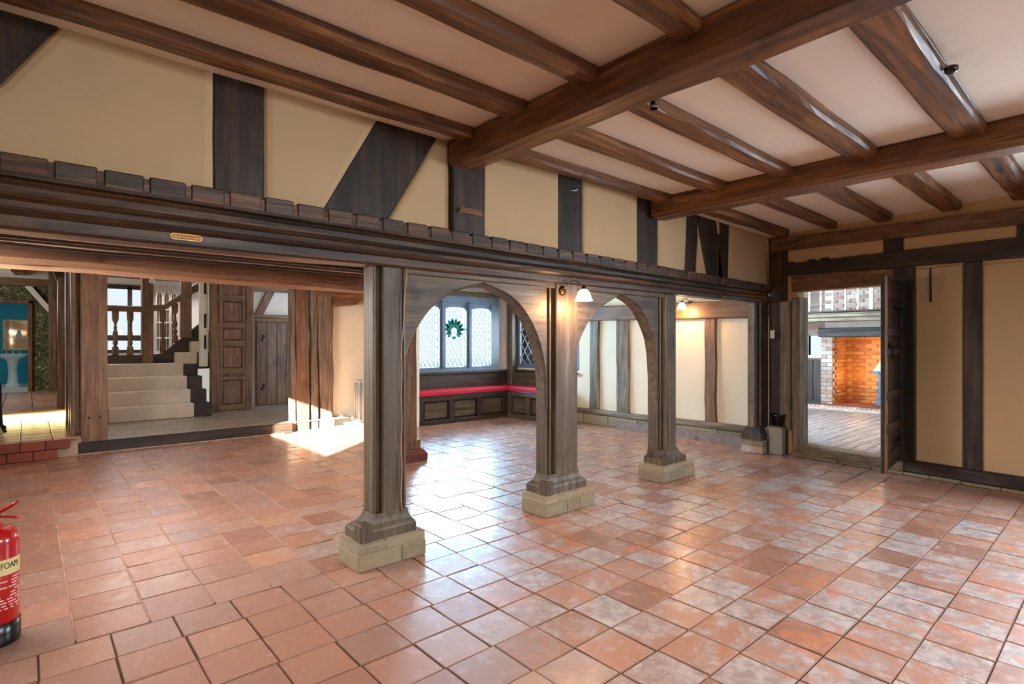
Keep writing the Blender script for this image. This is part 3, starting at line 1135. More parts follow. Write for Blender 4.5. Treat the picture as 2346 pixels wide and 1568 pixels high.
wt('rail', 'brown_y', -2.7, 3.02, -.02, .05, 2.30, 2.43, 2.488, 2.645)
wt('lintel', 'dark_y', -2.7, 2.84, -.02, .035, 2.03, 2.285, 2.17, 2.315)
wt('door_head', 'brown_y', 1.70, 2.775, -.16, .02, 1.965, 2.13, 1.972, 2.19)
wt('corner_post', 'dark_z', 2.835, 3.055, -.02, .03, 0, 2.66)
wt('post', 'grey_z', 2.778, 2.905, -.02, .045, .3, 1.86)
wt('door_post', 'grey_z', 2.672, 2.775, -.16, .02, .0, 1.90)
wt('door_post', 'dark_z', 1.51, 1.785, -.16, .012, .0, 2.15)
wt('stud', 'dark_z', 1.618, 1.786, -.02, .02, 2.25, 2.48)
wt('stud', 'dark_z', .58, .722, -.02, .02, 2.25, 2.48)
wt('stud', 'dark_z', .973, 1.114, -.02, .012, .1, 2.12)
wt('stud', 'dark_z', -.2, -.06, -.02, .012, .1, 2.12)
wt('sill_beam', 'dark_y', -2.7, 1.60, -.02, .03, .035, .155, .035, .15)
wt('threshold', 'grey_y', 1.60, 2.70, -.20, .05, .025, .135)
wt('plaster_panel', 'plaster', 1.118, 1.508, -.02, .0, .15, 2.11, c=.012)
wt('plaster_panel', 'plaster', -.055, .968, -.02, .0, .15, 2.09, c=.012)
wt('plaster_panel', 'plaster', .726, 1.612, -.02, .0, 2.28, 2.44, c=.01)
wt('plaster_panel', 'plaster', 1.79, 2.83, -.02, .0, 2.29, 2.48, c=.01)
y = -.6
rs2 = random.Random(5)
while y < 2.74:
    L = rs2.uniform(.2, .36)
    wbox(y, min(y + L - .006, 2.78), -.1, .055 + rs2.uniform(-.008, .006), .0, .030 + rs2.uniform(-.003, .006), c=.008).build('kerb_stone', M['stone'], WR)
    y += L
# peg blocks left on the lintel
for yy in (2.80, 2.55, 2.40):
    wbox(yy - .05, yy + .03, 0, .03, 2.31, 2.335, c=.006).build('notch_block', M['dark_y'], WR)
# iron rod hanging on the panel
rod = thing('iron_rod', W(1.371, .03, 1.77), 'thin dark iron rod hanging against the plaster beside the open door', 'rod')
MB().tube([W(1.372, .014, 2.10), W(1.371, .016, 1.95), W(1.369, .014, 1.775)], .007, 8).build('bar', M['iron'], rod)
MB().lathe([(0, 0), (.010, .002), (.010, .010), (0, .012)], W(1.369, .014, 1.764), (0, 0, 1), 10).build('tip', M['iron'], rod)
# boxed plinth with black pot in the corner
PX = thing('plinth_box', (6.87, 2.92, 0), 'grey boxed plinth with thin top board standing in the corner by the doorway', 'box')
MB().cbox(6.835, 6.97, 2.845, 3.005, 0, .325, .005).build('box_body', M['greybox'], PX)
MB().cbox(6.822, 6.975, 2.832, 3.018, .325, .342, .004).build('top_board', M['grey_y'], PX)
POT = MB().lathe([(0, 0), (.056, 0), (.060, .006), (.074, .115), (.080, .118), (.081, .142), (.074, .146), (.070, .128), (.06, .12), (0, .118)], (6.895, 2.915, .342), n=24).build('pot', M['black'], None, label='glossy black pot standing on the grey boxed plinth', cat='pot')
sw = thing('light_switch', W(2.99, .05, 1.40), 'cream light switch beside black box on the corner post', 'switch')
MB(W).box(2.965, 3.03, .03, .048, 1.41, 1.51).build('plate', M['white_plastic'], sw, bevel=.004)
MB(W).box(2.90, 2.955, .03, .075, 1.40, 1.50).build('black_box', M['black'], sw, bevel=.004)
MB(W).box(2.99, 3.005, .048, .056, 1.45, 1.475).build('rocker', M['white_plastic'], sw)

# open plank door, hinged on the door post
D = thing('ledged_door', W(1.64, .0, .14), 'open dark plank door with ledges and ring latch at the doorway', 'door')
hx, hy = W(1.637, .02, 0)[:2]
ex, ey = 5.935, 1.560
dv = Vector((ex - hx, ey - hy, 0))
DW = dv.length
dv.normalize()
dn = Vector((dv.y, -dv.x, 0))                       # towards the viewer side
if dn.y > 0:
    dn = -dn


def DT(a, n, z):
    p = Vector((hx, hy, 0)) + dv * a + dn * n
    return (p.x, p.y, z)


nb = 5
for k in range(nb):
    MB(DT).cbox(DW * k / nb + .002, DW * (k + 1) / nb - .002, -.022, .004, .145, 1.985, .004).build('plank', M['dark_z'], D)
for k, (za, zb) in enumerate(((.20, .32), (.50, .59), (.82, .90), (1.23, 1.31), (1.42, 1.50), (1.78, 1.93))):
    MB(DT).cbox(.03, DW - .01, .004, .03 if k not in (0, 5) else .02, za, zb, .010).build('ledge', M['dark_x'], D)
MB(DT).cbox(DW - .085, DW - .002, .004, .022, .15, 1.98, .006).build('stile', M['brown_z'], D)
ring = MB(DT)
ring.tube([(DW - .16 + .05 * math.cos(a), .05, 1.33 - .06 + .065 * math.sin(a)) for a in [k * math.pi / 9 for k in range(19)]], .006, 8)
ltc = MB(DT).cbox(DW - .19, DW - .12, .02, .045, 1.30, 1.36, .006).build('latch_plate', M['iron'], D)
ring.build('ring_handle', M['iron'], ltc)
for z in (.36, 1.68):
    MB(DT).cbox(-.03, .36, .004, .012, z, z + .035, .003).build('strap_hinge', M['iron'], D)

# ------------------------------------------------------------------ timbered wall on the far right of the back part
WF = MB().box(7.19, 7.32, 3.1, 6.45, .0, 2.4).box(7.19, 7.32, 7.97, 8.3, 0, 2.4).box(7.19, 7.32, 6.45, 7.97, 0, .93).box(7.19, 7.32, 6.45, 7.97, 1.98, 2.4).build('wall_far_right', M['plaster_low'], kind='structure')
for k, (y0, y1, mt) in enumerate([(5.945, 6.14, 'grey_z'), (5.33, 5.575, 'grey_z'), (4.65, 4.85, 'brown_z'), (3.858, 4.035, 'brown_z'), (3.22, 3.395, 'grey_z')]):
    MB().timber((7.185, (y0 + y1) / 2, .22), (7.185, (y0 + y1) / 2 + .012, 1.78), (0, 1, 0), y1 - y0, .07, .014, 9, .022, 70 + k).build('stud', M[mt], WF)
MB().timber((7.15, 3.1, 1.80), (7.15, 6.45, 1.85), (0, 0, 1), .24, .10, .015, 10, .008, 81).build('rail', M['brown_y'], WF)
MB().timber((7.165, 3.1, .215), (7.165, 6.6, .195), (0, 0, 1), .085, .12, .012, 12, .010, 82).build('sill_beam', M['grey_y'], WF)
y = 3.28
k = 0
while y < 6.55:
    L = .5 + .2 * rs2.random()
    MB().cbox(7.10, 7.25, y + .003, min(y + L, 6.6) - .003, 0, .155 + .006 * rs2.random(), .008).build('stone', M['stone'], WF)
    y += L

# ------------------------------------------------------------------ bay: window wall, bench and cushion
WB = MB().box(4.72, 4.93, 8.15, 8.30, 0, 2.4).box(6.80, 7.32, 8.15, 8.30, 0, 2.4).box(4.93, 6.80, 8.15, 8.30, 0, .86).box(4.93, 6.80, 8.15, 8.30, 2.19, 2.4).build('wall_bay', M['plaster_white'], kind='structure')
MB().box(4.70, 4.78, 7.70, 8.80, 0, 2.4).build('wall_bay_return', M['plaster_yellow'], kind='structure')


def clip(poly, a, b, c):
    """keep a*x+b*z<=c"""
    out = []
    for i in range(len(poly)):
        p, q = poly[i], poly[(i + 1) % len(poly)]
        fp, fq = a * p[0] + b * p[1] - c, a * q[0] + b * q[1] - c
        if fp <= 0:
            out.append(p)
        if fp * fq < 0:
            t = fp / (fp - fq)
            out.append((p[0] + (q[0] - p[0]) * t, p[1] + (q[1] - p[1]) * t))
    return out


def leaded_light(win, x0, x1, z0, z1, P, dx, dz, skip=None):
    """diamond panes (each a part) and their lead between; P(x, depth, z) -> world"""
    came = MB()
    ni, nj = int((x1 - x0) / dx) + 3, int((z1 - z0) / dz) + 3
    for i in range(-1, ni):
        for j in range(-1, 2 * nj):
            cx = x0 + i * dx + (dx / 2 if j % 2 else 0)
            cz = z0 + j * dz / 2
            g = .004
            poly = [(cx - dx / 2 + g, cz), (cx, cz - dz / 2 + g * 1.5), (cx + dx / 2 - g, cz), (cx, cz + dz / 2 - g * 1.5)]
            for a, b, c in ((-1, 0, -x0), (1, 0, x1), (0, -1, -z0), (0, 1, z1)):
                poly = clip(poly, a, b, c) if len(poly) > 2 else poly
            if len(poly) < 3:
                continue
            ar = abs(sum(poly[k][0] * poly[(k + 1) % len(poly)][1] - poly[(k + 1) % len(poly)][0] * poly[k][1] for k in range(len(poly)))) / 2
            if ar < 4e-5:
                continue
            if skip and skip(cx, cz):
                continue
            mb = MB(lambda a, d, b: P(a, d, b))
            mb.prism(poly, 'y', .0, .003)
            mb.build('pane', M['glass'], win)
    def seg(a, b):
        d = Vector((b[0] - a[0], b[1] - a[1]))
        if d.length < .01:
            return
        n = Vector((-d.y, d.x)).normalized() * .0035
        q = [(a[0] + n.x, a[1] + n.y), (b[0] + n.x, b[1] + n.y), (b[0] - n.x, b[1] - n.y), (a[0] - n.x, a[1] - n.y)]
        vs = [P(p[0], dd, p[1]) for dd in (-.003, .006) for p in q]
        came.add(vs, [(0, 1, 2, 3), (4, 5, 6, 7), (0, 1, 5, 4), (1, 2, 6, 5), (2, 3, 7, 6), (3, 0, 4, 7)])
    sl = dz / dx
    for s_ in (1, -1):
        for k in range(-60, 60):
            # lines z = z0 + s*sl*(x-x0) + k*dz (through the pane corners)
            off = k * dz + dz / 2
            pts = []
            for xx in (x0, x1):
                zz = z0 + s_ * sl * (xx - x0) + off
                pts.append((xx, zz))
            (xa, za), (xb, zb) = pts
            ts = [0.0, 1.0]
            lo, hi = min(za, zb), max(za, zb)
            if hi <= z0 or lo >= z1:
                continue
            f = lambda zz: (zz - za) / (zb - za)
            t0, t1 = sorted((f(z0), f(z1)))
            t0, t1 = max(0, t0), min(1, t1)
            if t1 - t0 < .01:
                continue
            seg((xa + (xb - xa) * t0, za + (zb - za) * t0), (xa + (xb - xa) * t1, za + (zb - za) * t1))
    for (a, b) in (((x0, z0), (x1, z0)), ((x0, z1), (x1, z1)), ((x0, z0), (x0, z1)), ((x1, z0), (x1, z1))):
        seg(a, b)
    came.build('lead_came', M['lead'], win, kind='stuff')


WIN = MB()
# frame with three lights, round-shouldered heads
WIN.box(4.90, 6.80, 8.10, 8.22, .845, .925)
WIN.box(4.90, 6.80, 8.10, 8.22, 2.08, 2.20)
lights = [(4.98, 5.44), (5.565, 6.025), (6.145, 6.605)]
for a, b in ((4.90, 4.98), (5.44, 5.565), (6.025, 6.145), (6.605, 6.80)):
    WIN.box(a, b, 8.10, 8.22, .92, 2.09)
WIN = WIN.build('window_1', M['winframe'], kind='structure')
for a, b in lights:
    # spandrel head with rounded shoulders
    poly = [(a, 2.085), (a, 1.93)]
    for k in range(9):
        f = k / 8
        poly.append((a + (b - a) * (.5 - .5 * math.cos(f * math.pi)), 1.93 + .07 * math.sin(math.pi * f) ** .5))
    poly += [(b, 1.93), (b, 2.085)]
    MB().prism(poly, 'y', 8.115, 8.20).build('window_head', M['winframe'], WIN)
for x in (5.50, 6.085):
    MB().cbox(x - .018, x + .018, 8.075, 8.10, .90, 2.10, .006).build('mullion_bead', M['winframe'], WIN)
crest_c = (5.795, 1.60)
for i, (a, b) in enumerate(lights):
    leaded_light(WIN, a, b, .925, 2.0, lambda x_, d_, z_: (x_, 8.17 + d_, z_), .0925, .142, (lambda cx, cz: (cx - crest_c[0]) ** 2 + (cz - crest_c[1] + .02) ** 2 < .15 ** 2) if i == 1 else None)
# stained glass crest of leafy pieces
CR = lambda mb, nm, mt: mb.build(nm, M[mt], WIN)
for k in range(13):
    a = math.radians(-38 + 256 * k / 12)
    r0, r1 = .06, .185 + (.02 if k % 2 else 0)
    c0 = Vector((crest_c[0], crest_c[1] - .03))
    d = Vector((math.cos(a), math.sin(a)))
    n = Vector((-d.y, d.x))
    p = [c0 + d * r0 - n * .012, c0 + d * (r0 + r1) / 2 - n * .036, c0 + d * r1, c0 + d * (r0 + r1) / 2 + n * .036, c0 + d * r0 + n * .012]
    CR(MB().prism([(q.x, q.y) for q in p], 'y', 8.168, 8.174), 'crest_leaf', 'teal_glass' if k % 2 else 'green_glass')
for k in range(8):
    a = math.radians(10 + 160 * k / 7)
    d = Vector((math.cos(a), math.sin(a)))
    n = Vector((-d.y, d.x))
    c1 = Vector((crest_c[0], crest_c[1] - .03))
    p = [c1 + d * .13 - n * .014, c1 + d * .19 - n * .030, c1 + d * .245, c1 + d * .19 + n * .030, c1 + d * .13 + n * .014]
    CR(MB().prism([(q.x, q.y) for q in p], 'y', 8.162, 8.167), 'crest_leaf', 'green_glass' if k % 2 else 'teal_glass')
c0 = (crest_c[0], crest_c[1] - .04)
CR(MB().prism([(c0[0] + .07 * math.cos(k * math.pi / 8), c0[1] + .062 * math.sin(k * math.pi / 8)) for k in range(16)], 'y', 8.168, 8.173), 'crest_roundel', 'glass')
CR(MB().prism([(c0[0] - .05, c0[1] - .085), (c0[0] + .05, c0[1] - .085), (c0[0] + .035, c0[1] - .135), (c0[0] - .035, c0[1] - .135)], 'y', 8.168, 8.174), 'crest_scroll', 'green_glass')

S2 = MB().box(7.18, 7.28, 6.42, 7.99, .88, .955).box(7.18, 7.28, 6.42, 7.99, 1.93, 2.02)
for a, b in ((6.42, 6.50), (7.17, 7.25), (7.93, 7.99)):
    S2.box(7.18, 7.28, a, b, .95, 1.94)
S2 = S2.build('window_2', M['winframe'], kind='structure')
for a, b in ((6.50, 7.17), (7.25, 7.93)):
    leaded_light(S2, a, b, .955, 1.93, lambda x_, d_, z_: (7.22 + d_, x_, z_), .1675, .245)
# trim round the bay
MB().cbox(4.78, 7.19, 8.08, 8.16, .80, .845, .008).build('trim_1', M['dark_x'], kind='structure')
MB().cbox(7.12, 7.20, 6.44, 8.10, .80, .845, .008).build('trim_2', M['dark_y'], kind='structure')
MB().timber((7.10, 8.06, .5), (7.10, 8.06, 2.38), (1, 0, 0), .17, .15, .02, 8, .01, 90).build('corner_post', M['post_z'], WB)
MB().box(4.78, 7.10, 8.10, 8.15, 2.22, 2.30).build('cornice', M['post_x'], WB)
for k, yy in enumerate((6.5, 7.25, 7.9)):
    MB().timber((2.3, yy, 2.36), (7.2, yy, 2.36), (0, 1, 0), .14, .09, .015, 8, .006, 95 + k).build('ceiling_joist', M['post_x'], None, label='pale oak joist over the window bay, %s from the window' % ['third', 'second', 'first'][k], cat='joist', group='bay ceiling joists')

BN = thing('window_bench', (5.9, 7.9, 0), 'panelled oak window bench running round the corner of the bay', 'bench')
MB().box(4.78, 6.70, 7.75, 8.10, .0, .45).box(6.72, 7.10, 6.62, 8.10, 0, .45).build('carcass', M['dark_x'], BN)
MB().cbox(4.76, 6.66, 7.70, 8.12, .445, .478, .006).build('seat_board', M['dark_x'], BN)
MB().cbox(6.66, 7.12, 6.58, 7.72, .445, .478, .006).build('seat_board', M['dark_y'], BN)
MB().cbox(4.77, 6.68, 7.70, 7.76, .0, .07, .005).build('bottom_rail', M['dark_x'], BN)
MB().cbox(4.77, 6.68, 7.70, 7.76, .385, .447, .005).build('top_rail', M['dark_x'], BN)
for xx in (4.77, 5.37, 5.97, 6.57):
    MB().cbox(xx, xx + .10, 7.702, 7.76, .068, .387, .005).build('stile', M['dark_z'], BN)
for xx in (4.87, 5.47, 6.07):
    MB().cbox(xx + .02, xx + .48, 7.725, 7.76, .09, .365, .014).build('panel', M['post_x'], BN)
MB().cbox(6.66, 6.73, 6.60, 7.70, .385, .447, .005).build('top_rail', M['post_y'], BN)
MB().cbox(6.66, 6.73, 6.60, 7.70, 0, .07, .005).build('bottom_rail', M['post_y'], BN)
for yy in (6.60, 7.10, 7.60):
    MB().cbox(6.662, 6.73, yy, yy + .10, .068, .387, .005).build('stile', M['post_z'], BN)
for yy in (6.70, 7.20):
    MB().cbox(6.69, 6.73, yy + .02, yy + .38, .09, .365, .014).build('panel', M['post_y'], BN)
# wainscot behind the cushions
MB().cbox(4.78, 7.05, 8.11, 8.155, .478, .80, .005).build('back_panel', M['dark_x'], BN)
MB().cbox(7.14, 7.19, 6.60, 8.05, .478, .80, .005).build('back_panel', M['post_y'], BN)


def cushion(x0, x1, y0, y1, z0, z1, label):
    return MB().box(x0, x1, y0, y1, z0, z1).build('seat_cushion', M['cushion'], None, bevel=.018, segs=3, label=label, cat='cushion', group='crimson bench cushions')


cushion(4.775, 6.66, 7.695, 8.105, .478, .553, 'long crimson cushion on the bench under the leaded window')
cushion(6.663, 7.13, 6.585, 8.10, .478, .553, 'crimson cushion on the short return of the window bench')

# inner free-standing post seen through the wide arch
IP = thing('inner_post', (3.29, 5.6, 0), 'square oak post on a stone foot inside the back room, seen through the wide arch', 'post')
MB().timber((3.30, 5.61, .2), (3.30, 5.61, 2.38), (1, 0, 0), .20, .20, .02, 8, .006, 100).build('shaft', M['brown_z'], IP)
MB().cbox(3.17, 3.43, 5.49, 5.73, .13, .24, .01).build('plinth', M['brown_z'], IP)
MB().rings([[(3.12, 5.44, 0), (3.49, 5.44, 0), (3.49, 5.78, 0), (3.12, 5.78, 0)], [(3.12, 5.44, .08), (3.49, 5.44, .08), (3.49, 5.78, .08), (3.12, 5.78, .08)],
            [(3.16, 5.48, .135), (3.45, 5.48, .135), (3.45, 5.74, .135), (3.16, 5.74, .135)]]).build('stone_foot', M['red_brick'], IP, bevel=.008)

# ------------------------------------------------------------------ back wall: posts, step, yellow recess, radiator
BWL = MB().box(3.75, 4.75, 8.70, 8.82, 0, 2.4).build('wall_back', M['plaster_yellow'], kind='structure')
MB().box(-3.3, 4.75, 8.66, 8.8, 2.45, 3.1).build('wall_back_upper', M['plaster_white'], kind='structure')
MB().box(-3.3, 4.75, 8.40, 8.7, 2.26, 2.45).build('wall_back_header', M['brown_x'], kind='structure')
pp = thing('back_post', (.63, 8.55, .15), 'broad brown oak post between the side room and the stairs', 'post')
MB().timber((.628, 8.56, .15), (.622, 8.56, 2.27), (1, 0, 0), .268, .20, .012, 8, .006, 110).build('shaft', M['brown_z'], pp)
for xx in (.575, .68):
    MB().lathe([(0, .012), (.010, .010), (.014, 0)], (xx, 8.462, .44), (0, -1, 0), 12).build('peg', M['dark_z'], pp)
pq = thing('back_post', (3.17, 8.6, 0), 'reddish oak post at the end of the wooden step, pale at its foot', 'post')
MB().timber((3.215, 8.60, .0), (3.19, 8.60, 2.27), (1, 0, 0), .20, .15, .012, 8, .008, 111).build('shaft', M['brown_z'], pq)
MB().timber((3.06, 8.57, .0), (3.045, 8.57, 2.27), (1, 0, 0), .075, .12, .010, 10, .012, 112).build('edge_strip', M['grey_z'], pq)
pr = thing('crooked_post', (3.57, 8.6, .0), 'crooked split weathered oak post beside the ochre recess', 'post')
MB().timber((3.60, 8.60, .16), (3.555, 8.60, 2.10), (1, 0, 0), .20, .18, .035, 12, .035, 113, .26).build('shaft', M['grey_z'], pr)
MB().timber((3.41, 8.60, .0), (3.385, 8.60, 2.27), (1, 0, 0), .10, .14, .02, 10, .018, 114).build('side_strip', M['grey_z'], pr)
MB().cbox(3.48, 3.72, 8.50, 8.70, 0, .165, .02).build('stone_foot', M['stone'], pr)
MB().cbox(3.39, 3.70, 8.52, 8.68, 2.08, 2.27, .01).build('head_block', M['brown_x'], pr)
# ogee headed board over the recess
og = [(3.69, 2.27), (3.69, 1.945), (3.74, 1.935), (3.80, 1.955), (3.90, 1.965), (4.00, 1.97), (4.09, 1.99), (4.15, 2.03), (4.19, 2.09), (4.23, 2.04), (4.30, 1.99), (4.38, 1.965), (4.52, 1.955), (4.70, 1.95), (4.70, 2.27)]
MB().prism(og, 'y', 8.53, 8.58).build('ogee_board', M['beam_x'], None, label='honey oak board with ogee cut over the ochre recess', cat='board')
# radiator
RD = thing('radiator', (4.3, 8.42, 0), 'pale grey cast iron column radiator against the ochre wall', 'radiator')
for k in range(8):
    xx = 4.07 + k * .075
    mb = MB()
    for yy in (8.40, 8.47, 8.54):
        mb.tube([(xx, yy, .10), (xx, yy, .70)], .017, 8)
    mb.tube([(xx, 8.385, .70), (xx, 8.40, .73), (xx, 8.47, .745), (xx, 8.54, .73), (xx, 8.555, .70)], .022, 8)
    mb.tube([(xx, 8.385, .10), (xx, 8.47, .075), (xx, 8.555, .10)], .022, 8)
    mb.build('section', M['radiator'], RD)
for xx in (4.07, 4.595):
    MB().tube([(xx, 8.40, .08), (xx, 8.40, 0)], .014, 8).build('foot', M['radiator'], RD)
MB().tube([(4.0, 8.47, .11), (4.62, 8.47, .11)], .018, 8).build('pipe', M['radiator'], RD)
MB().tube([(4.01, 8.45, .10), (3.99, 8.45, .09), (3.985, 8.45, 0.0)], .012, 8).build('valve_pipe', M['chrome'], RD)
MB().lathe([(0, 0), (.022, 0), (.026, .02), (.024, .06), (0, .07)], (3.985, 8.45, .11), n=14).build('valve', M['white_plastic'], RD)

# wooden step and landing boards
ST = MB().box(.49, 3.02, 8.48, 11.25, -.05, .148).build('floor_landing', M['board'], kind='structure')
n = 14
for k in range(n):
    y0 = 8.50 + k * .195
    MB().cbox(.50, 4.0, y0 + .002, y0 + .193, .136, .152, .003).build('floorboard', M['board'], ST)
MB().cbox(.47, 3.02, 8.43, 8.50, 0, .150, .010).build('sill_beam', M['dark_x'], ST)
MB().cbox(.46, 2.9, 8.405, 8.44, 0, .018, .006).build('kerb', M['grout_pale'], ST)

# ------------------------------------------------------------------ stairs
STR = thing('staircase', (1.5, 10.6, .15), 'short flight of carpeted oak stairs with turned balusters', 'staircase')
for k in range(4):
    y0 = 10.15 + .27 * k
    z1 = .365 + .21 * k
    mb = MB().box(.90, 2.13, y0, 11.3, .152 if k == 0 else .36 + .21 * (k - 1), z1)
    stp = mb.build('step', M['dark_x'], STR)
    MB().box(.92, 2.05 - .02 * (3 - k) * 0, y0 - .012, y0 + .285, z1 - .215 if k else .153, z1 + .012).build('carpet_tread', M['carpet'], stp, bevel=.02, segs=3)
    MB().cbox(2.05, 2.30 - .01 * k, y0 - .005, y0 + .3, .152, z1 + .005, .008).build('step_end', M['dark_y'], stp)
# second flight climbing to the side from the landing
for k in range(5):
    x0 = 1.96 + .235 * k
    z0 = .99 + .195 * k
    MB().box(x0, x0 + .30, 10.95, 11.28, z0, z0 + .20).build('carpet_tread', M['carpet'], STR, bevel=.02, segs=3)
    MB().box(x0 + .05, x0 + .30, 11.0, 11.27, .9, z0).build('step', M['dark_x'], STR)
MB().cbox(.90, 1.66, 11.29, 11.35, 1.0, 1.15, .006).build('string', M['dark_x'], STR)
sl = [(1.62, 1.0), (1.62, 1.15), (1.80, 1.175), (2.40, 1.74), (2.40, 1.36), (1.95, 1.0)]
MB().prism(sl, 'y', 11.29, 11.35).build('string', M['dark_x'], STR)
MB().cbox(.90, 1.50, 11.28, 11.36, 1.885, 1.985, .012).build('handrail', M['brown_x'], STR)
MB().prism([(1.64, 1.905), (1.80, 1.92), (2.40, 2.335), (2.40, 2.50), (1.82, 2.03), (1.64, 2.01)], 'y', 11.28, 11.36).build('handrail', M['brown_x'], STR)
MB().cbox(1.485, 1.65, 11.24, 11.40, .95, 2.80, .012).build('newel', M['brown_z'], STR)
MB().cbox(2.07, 2.235, 11.24, 11.40, 1.45, 2.85, .012).build('newel', M['brown_z'], STR)
MB().lathe([(.0, 0), (.03, .0), (.045, .02), (.04, .05), (.02, .07), (.0, .075)], (1.62, 11.24, 2.42), (0, -1, 0), 12).build('finial', M['white_plastic'], STR)


def baluster(cx, zb, zt, mat='brown_z'):
    H = zt - zb
    pr_ = [(.048, 0), (.048, .17), (.042, .185), (.022, .21), (.030, .24), (.040, .28), (.030, .33), (.018, .36), (.030, .40), (.040, .48), (.032, .54), (.018, .58), (.026, .62), (.018, .66), (.020, .72), (.040, .78), (.048, .83), (.048, 1.0)]
    MB().lathe([(r, h * H) for r, h in pr_], (cx, 11.32, zb), n=14).build('baluster', M[mat], STR)


baluster(1.12, 1.15, 1.89)
baluster(1.325, 1.15, 1.89)
baluster(1.80, 1.18, 1.93)
baluster(1.985, 1.36, 2.06)

# stair hall shell
HW = MB()
HW.box(.80, 1.08, 12.5, 12.62, 0, 3.2).box(1.78, 4.6, 12.5, 12.62, 0, 3.2).box(1.08, 1.78, 12.5, 12.62, 0, 1.22).box(1.08, 1.78, 12.5, 12.62, 2.37, 3.2)
HW.build('wall_stair', M['plaster_white'], kind='structure')
MB().box(.50, .62, 8.66, 12.6, 0, 3.2).build('wall_stair_side', M['plaster_low'], kind='structure')
MB().box(.5, 4.6, 8.7, 12.6, 2.95, 3.05).build('ceiling', M['plaster_white'], kind='structure')
W3 = MB().box(1.05, 1.81, 12.46, 12.56, 1.17, 1.23).box(1.05, 1.81, 12.46, 12.56, 2.36, 2.44).box(1.05, 1.11, 12.46, 12.56, 1.2, 2.4).box(1.75, 1.81, 12.46, 12.56, 1.2, 2.4).box(1.43, 1.49, 12.46, 12.56, 1.2, 2.4).box(1.05, 1.81, 12.46, 12.56, 1.40, 1.50).build('window_3', M['dark_z'], kind='structure')
for a, b in ((1.11, 1.43), (1.49, 1.75)):
    for za, zb in ((1.23, 1.40), (1.50, 2.36)):
        MB().box(a, b, 12.51, 12.514, za, zb).build('pane', M['glass'], W3)
# small gothic window beyond the balusters
W4 = thing('gothic_screen', (2.05, 12.45, 1.2), 'white gothic arched tracery screen behind the stair balusters', 'screen')
for cx in (1.92, 2.04, 2.16):
    mb = MB()
    for s_ in (-1, 1):
        mb.tube([(cx + s_ * .05, 12.42, 1.2), (cx + s_ * .05, 12.42, 2.2), (cx + s_ * .04, 12.42, 2.34), (cx, 12.42, 2.47)], .012, 6)
    for z in (1.45, 1.75, 2.0):
        mb.tube([(cx - .05, 12.42, z), (cx + .05, 12.42, z)], .012, 6)
    mb.build('tracery', M['white_plastic'], W4)
    MB().box(cx - .035, cx - .01, 12.44, 12.455, 1.2, 2.3).box(cx + .01, cx + .035, 12.44, 12.455, 1.2, 2.3).build('brown_bar', M['beam_z'], W4)
for k, (y_, z_) in enumerate(((11.7, 2.72), (12.2, 2.62))):
    MB().timber((.62, y_, z_), (3.4, y_, z_), (0, 1, 0), .14, .16, .015, 6, .006, 130 + k).build('ceiling_beam', M['dark_x'], None, label='%s dark beam across the stair hall ceiling' % ('nearer' if k == 0 else 'farther'), cat='beam', group='stair hall beams')
for k in range(3):
    MB().timber((.9 + .5 * k, 9.0, 2.92), (.9 + .5 * k, 12.5, 2.92), (1, 0, 0), .12, .12, .015, 6, .006, 134 + k).build('ceiling_joist', M['dark_y'], None, label='dark joist of the stair hall ceiling, %s from the side room' % ORD[k], cat='joist', group='stair hall joists')

# panelled oak partition beside the stairs
PN = thing('panelled_partition', (2.75, 10.7, .15), 'tall narrow oak partition of raised panels beside the stairs', 'partition')
MB().box(2.41, 3.09, 10.70, 10.74, .15, 2.8).build('backing', M['brown_z'], PN)
MB().timber((2.47, 10.69, .15), (2.45, 10.69, 2.8), (1, 0, 0), .13, .10, .014, 10, .010, 140).build('stile', M['brown_z'], PN)
MB().timber((3.03, 10.69, .15), (3.05, 10.69, 2.8), (1, 0, 0), .13, .10, .016, 10, .014, 141).build('stile', M['brown_z'], PN)
for z in (.16, .70, .80, 1.30, 1.62, 2.10, 2.45):
    MB().cbox(2.52, 2.98, 10.66, 10.71, z, z + (.10 if z != .70 else .06), .006).build('rail', M['brown_x'], PN)
for za, zb in ((.27, .69), (.91, 1.29), (1.41, 1.61), (1.73, 2.09)):
    MB().cbox(2.60, 2.92, 10.675, 10.71, za, zb, .02).build('raised_panel', M['brown_z'], PN)
MB().cbox(2.535, 2.60, 10.665, 10.71, .16, 2.5, .005).build('inner_stile', M['brown_z'], PN)
MB().cbox(2.92, 2.98, 10.665, 10.71, .16, 2.5, .005).build('inner_stile', M['brown_z'], PN)
gp = thing('pale_post', (2.31, 10.72, .9), 'pale weathered post with mortices between the stairs and the panelled partition', 'post')
mb = MB().timber((2.315, 10.74, .95), (2.31, 10.74, 2.8), (1, 0, 0), .13, .10, .012, 8, .010, 145)
mb.build('shaft', plain('lit_weathered_oak', (206, 204, 186), .7, 0, .3, 40, .15), gp)  # weathered oak, painted paler for its lit edge
for z in (1.25, 1.62, 2.2):
    MB().box(2.31, 2.345, 10.682, 10.70, z, z + .24).build('mortice', M['black'], gp)

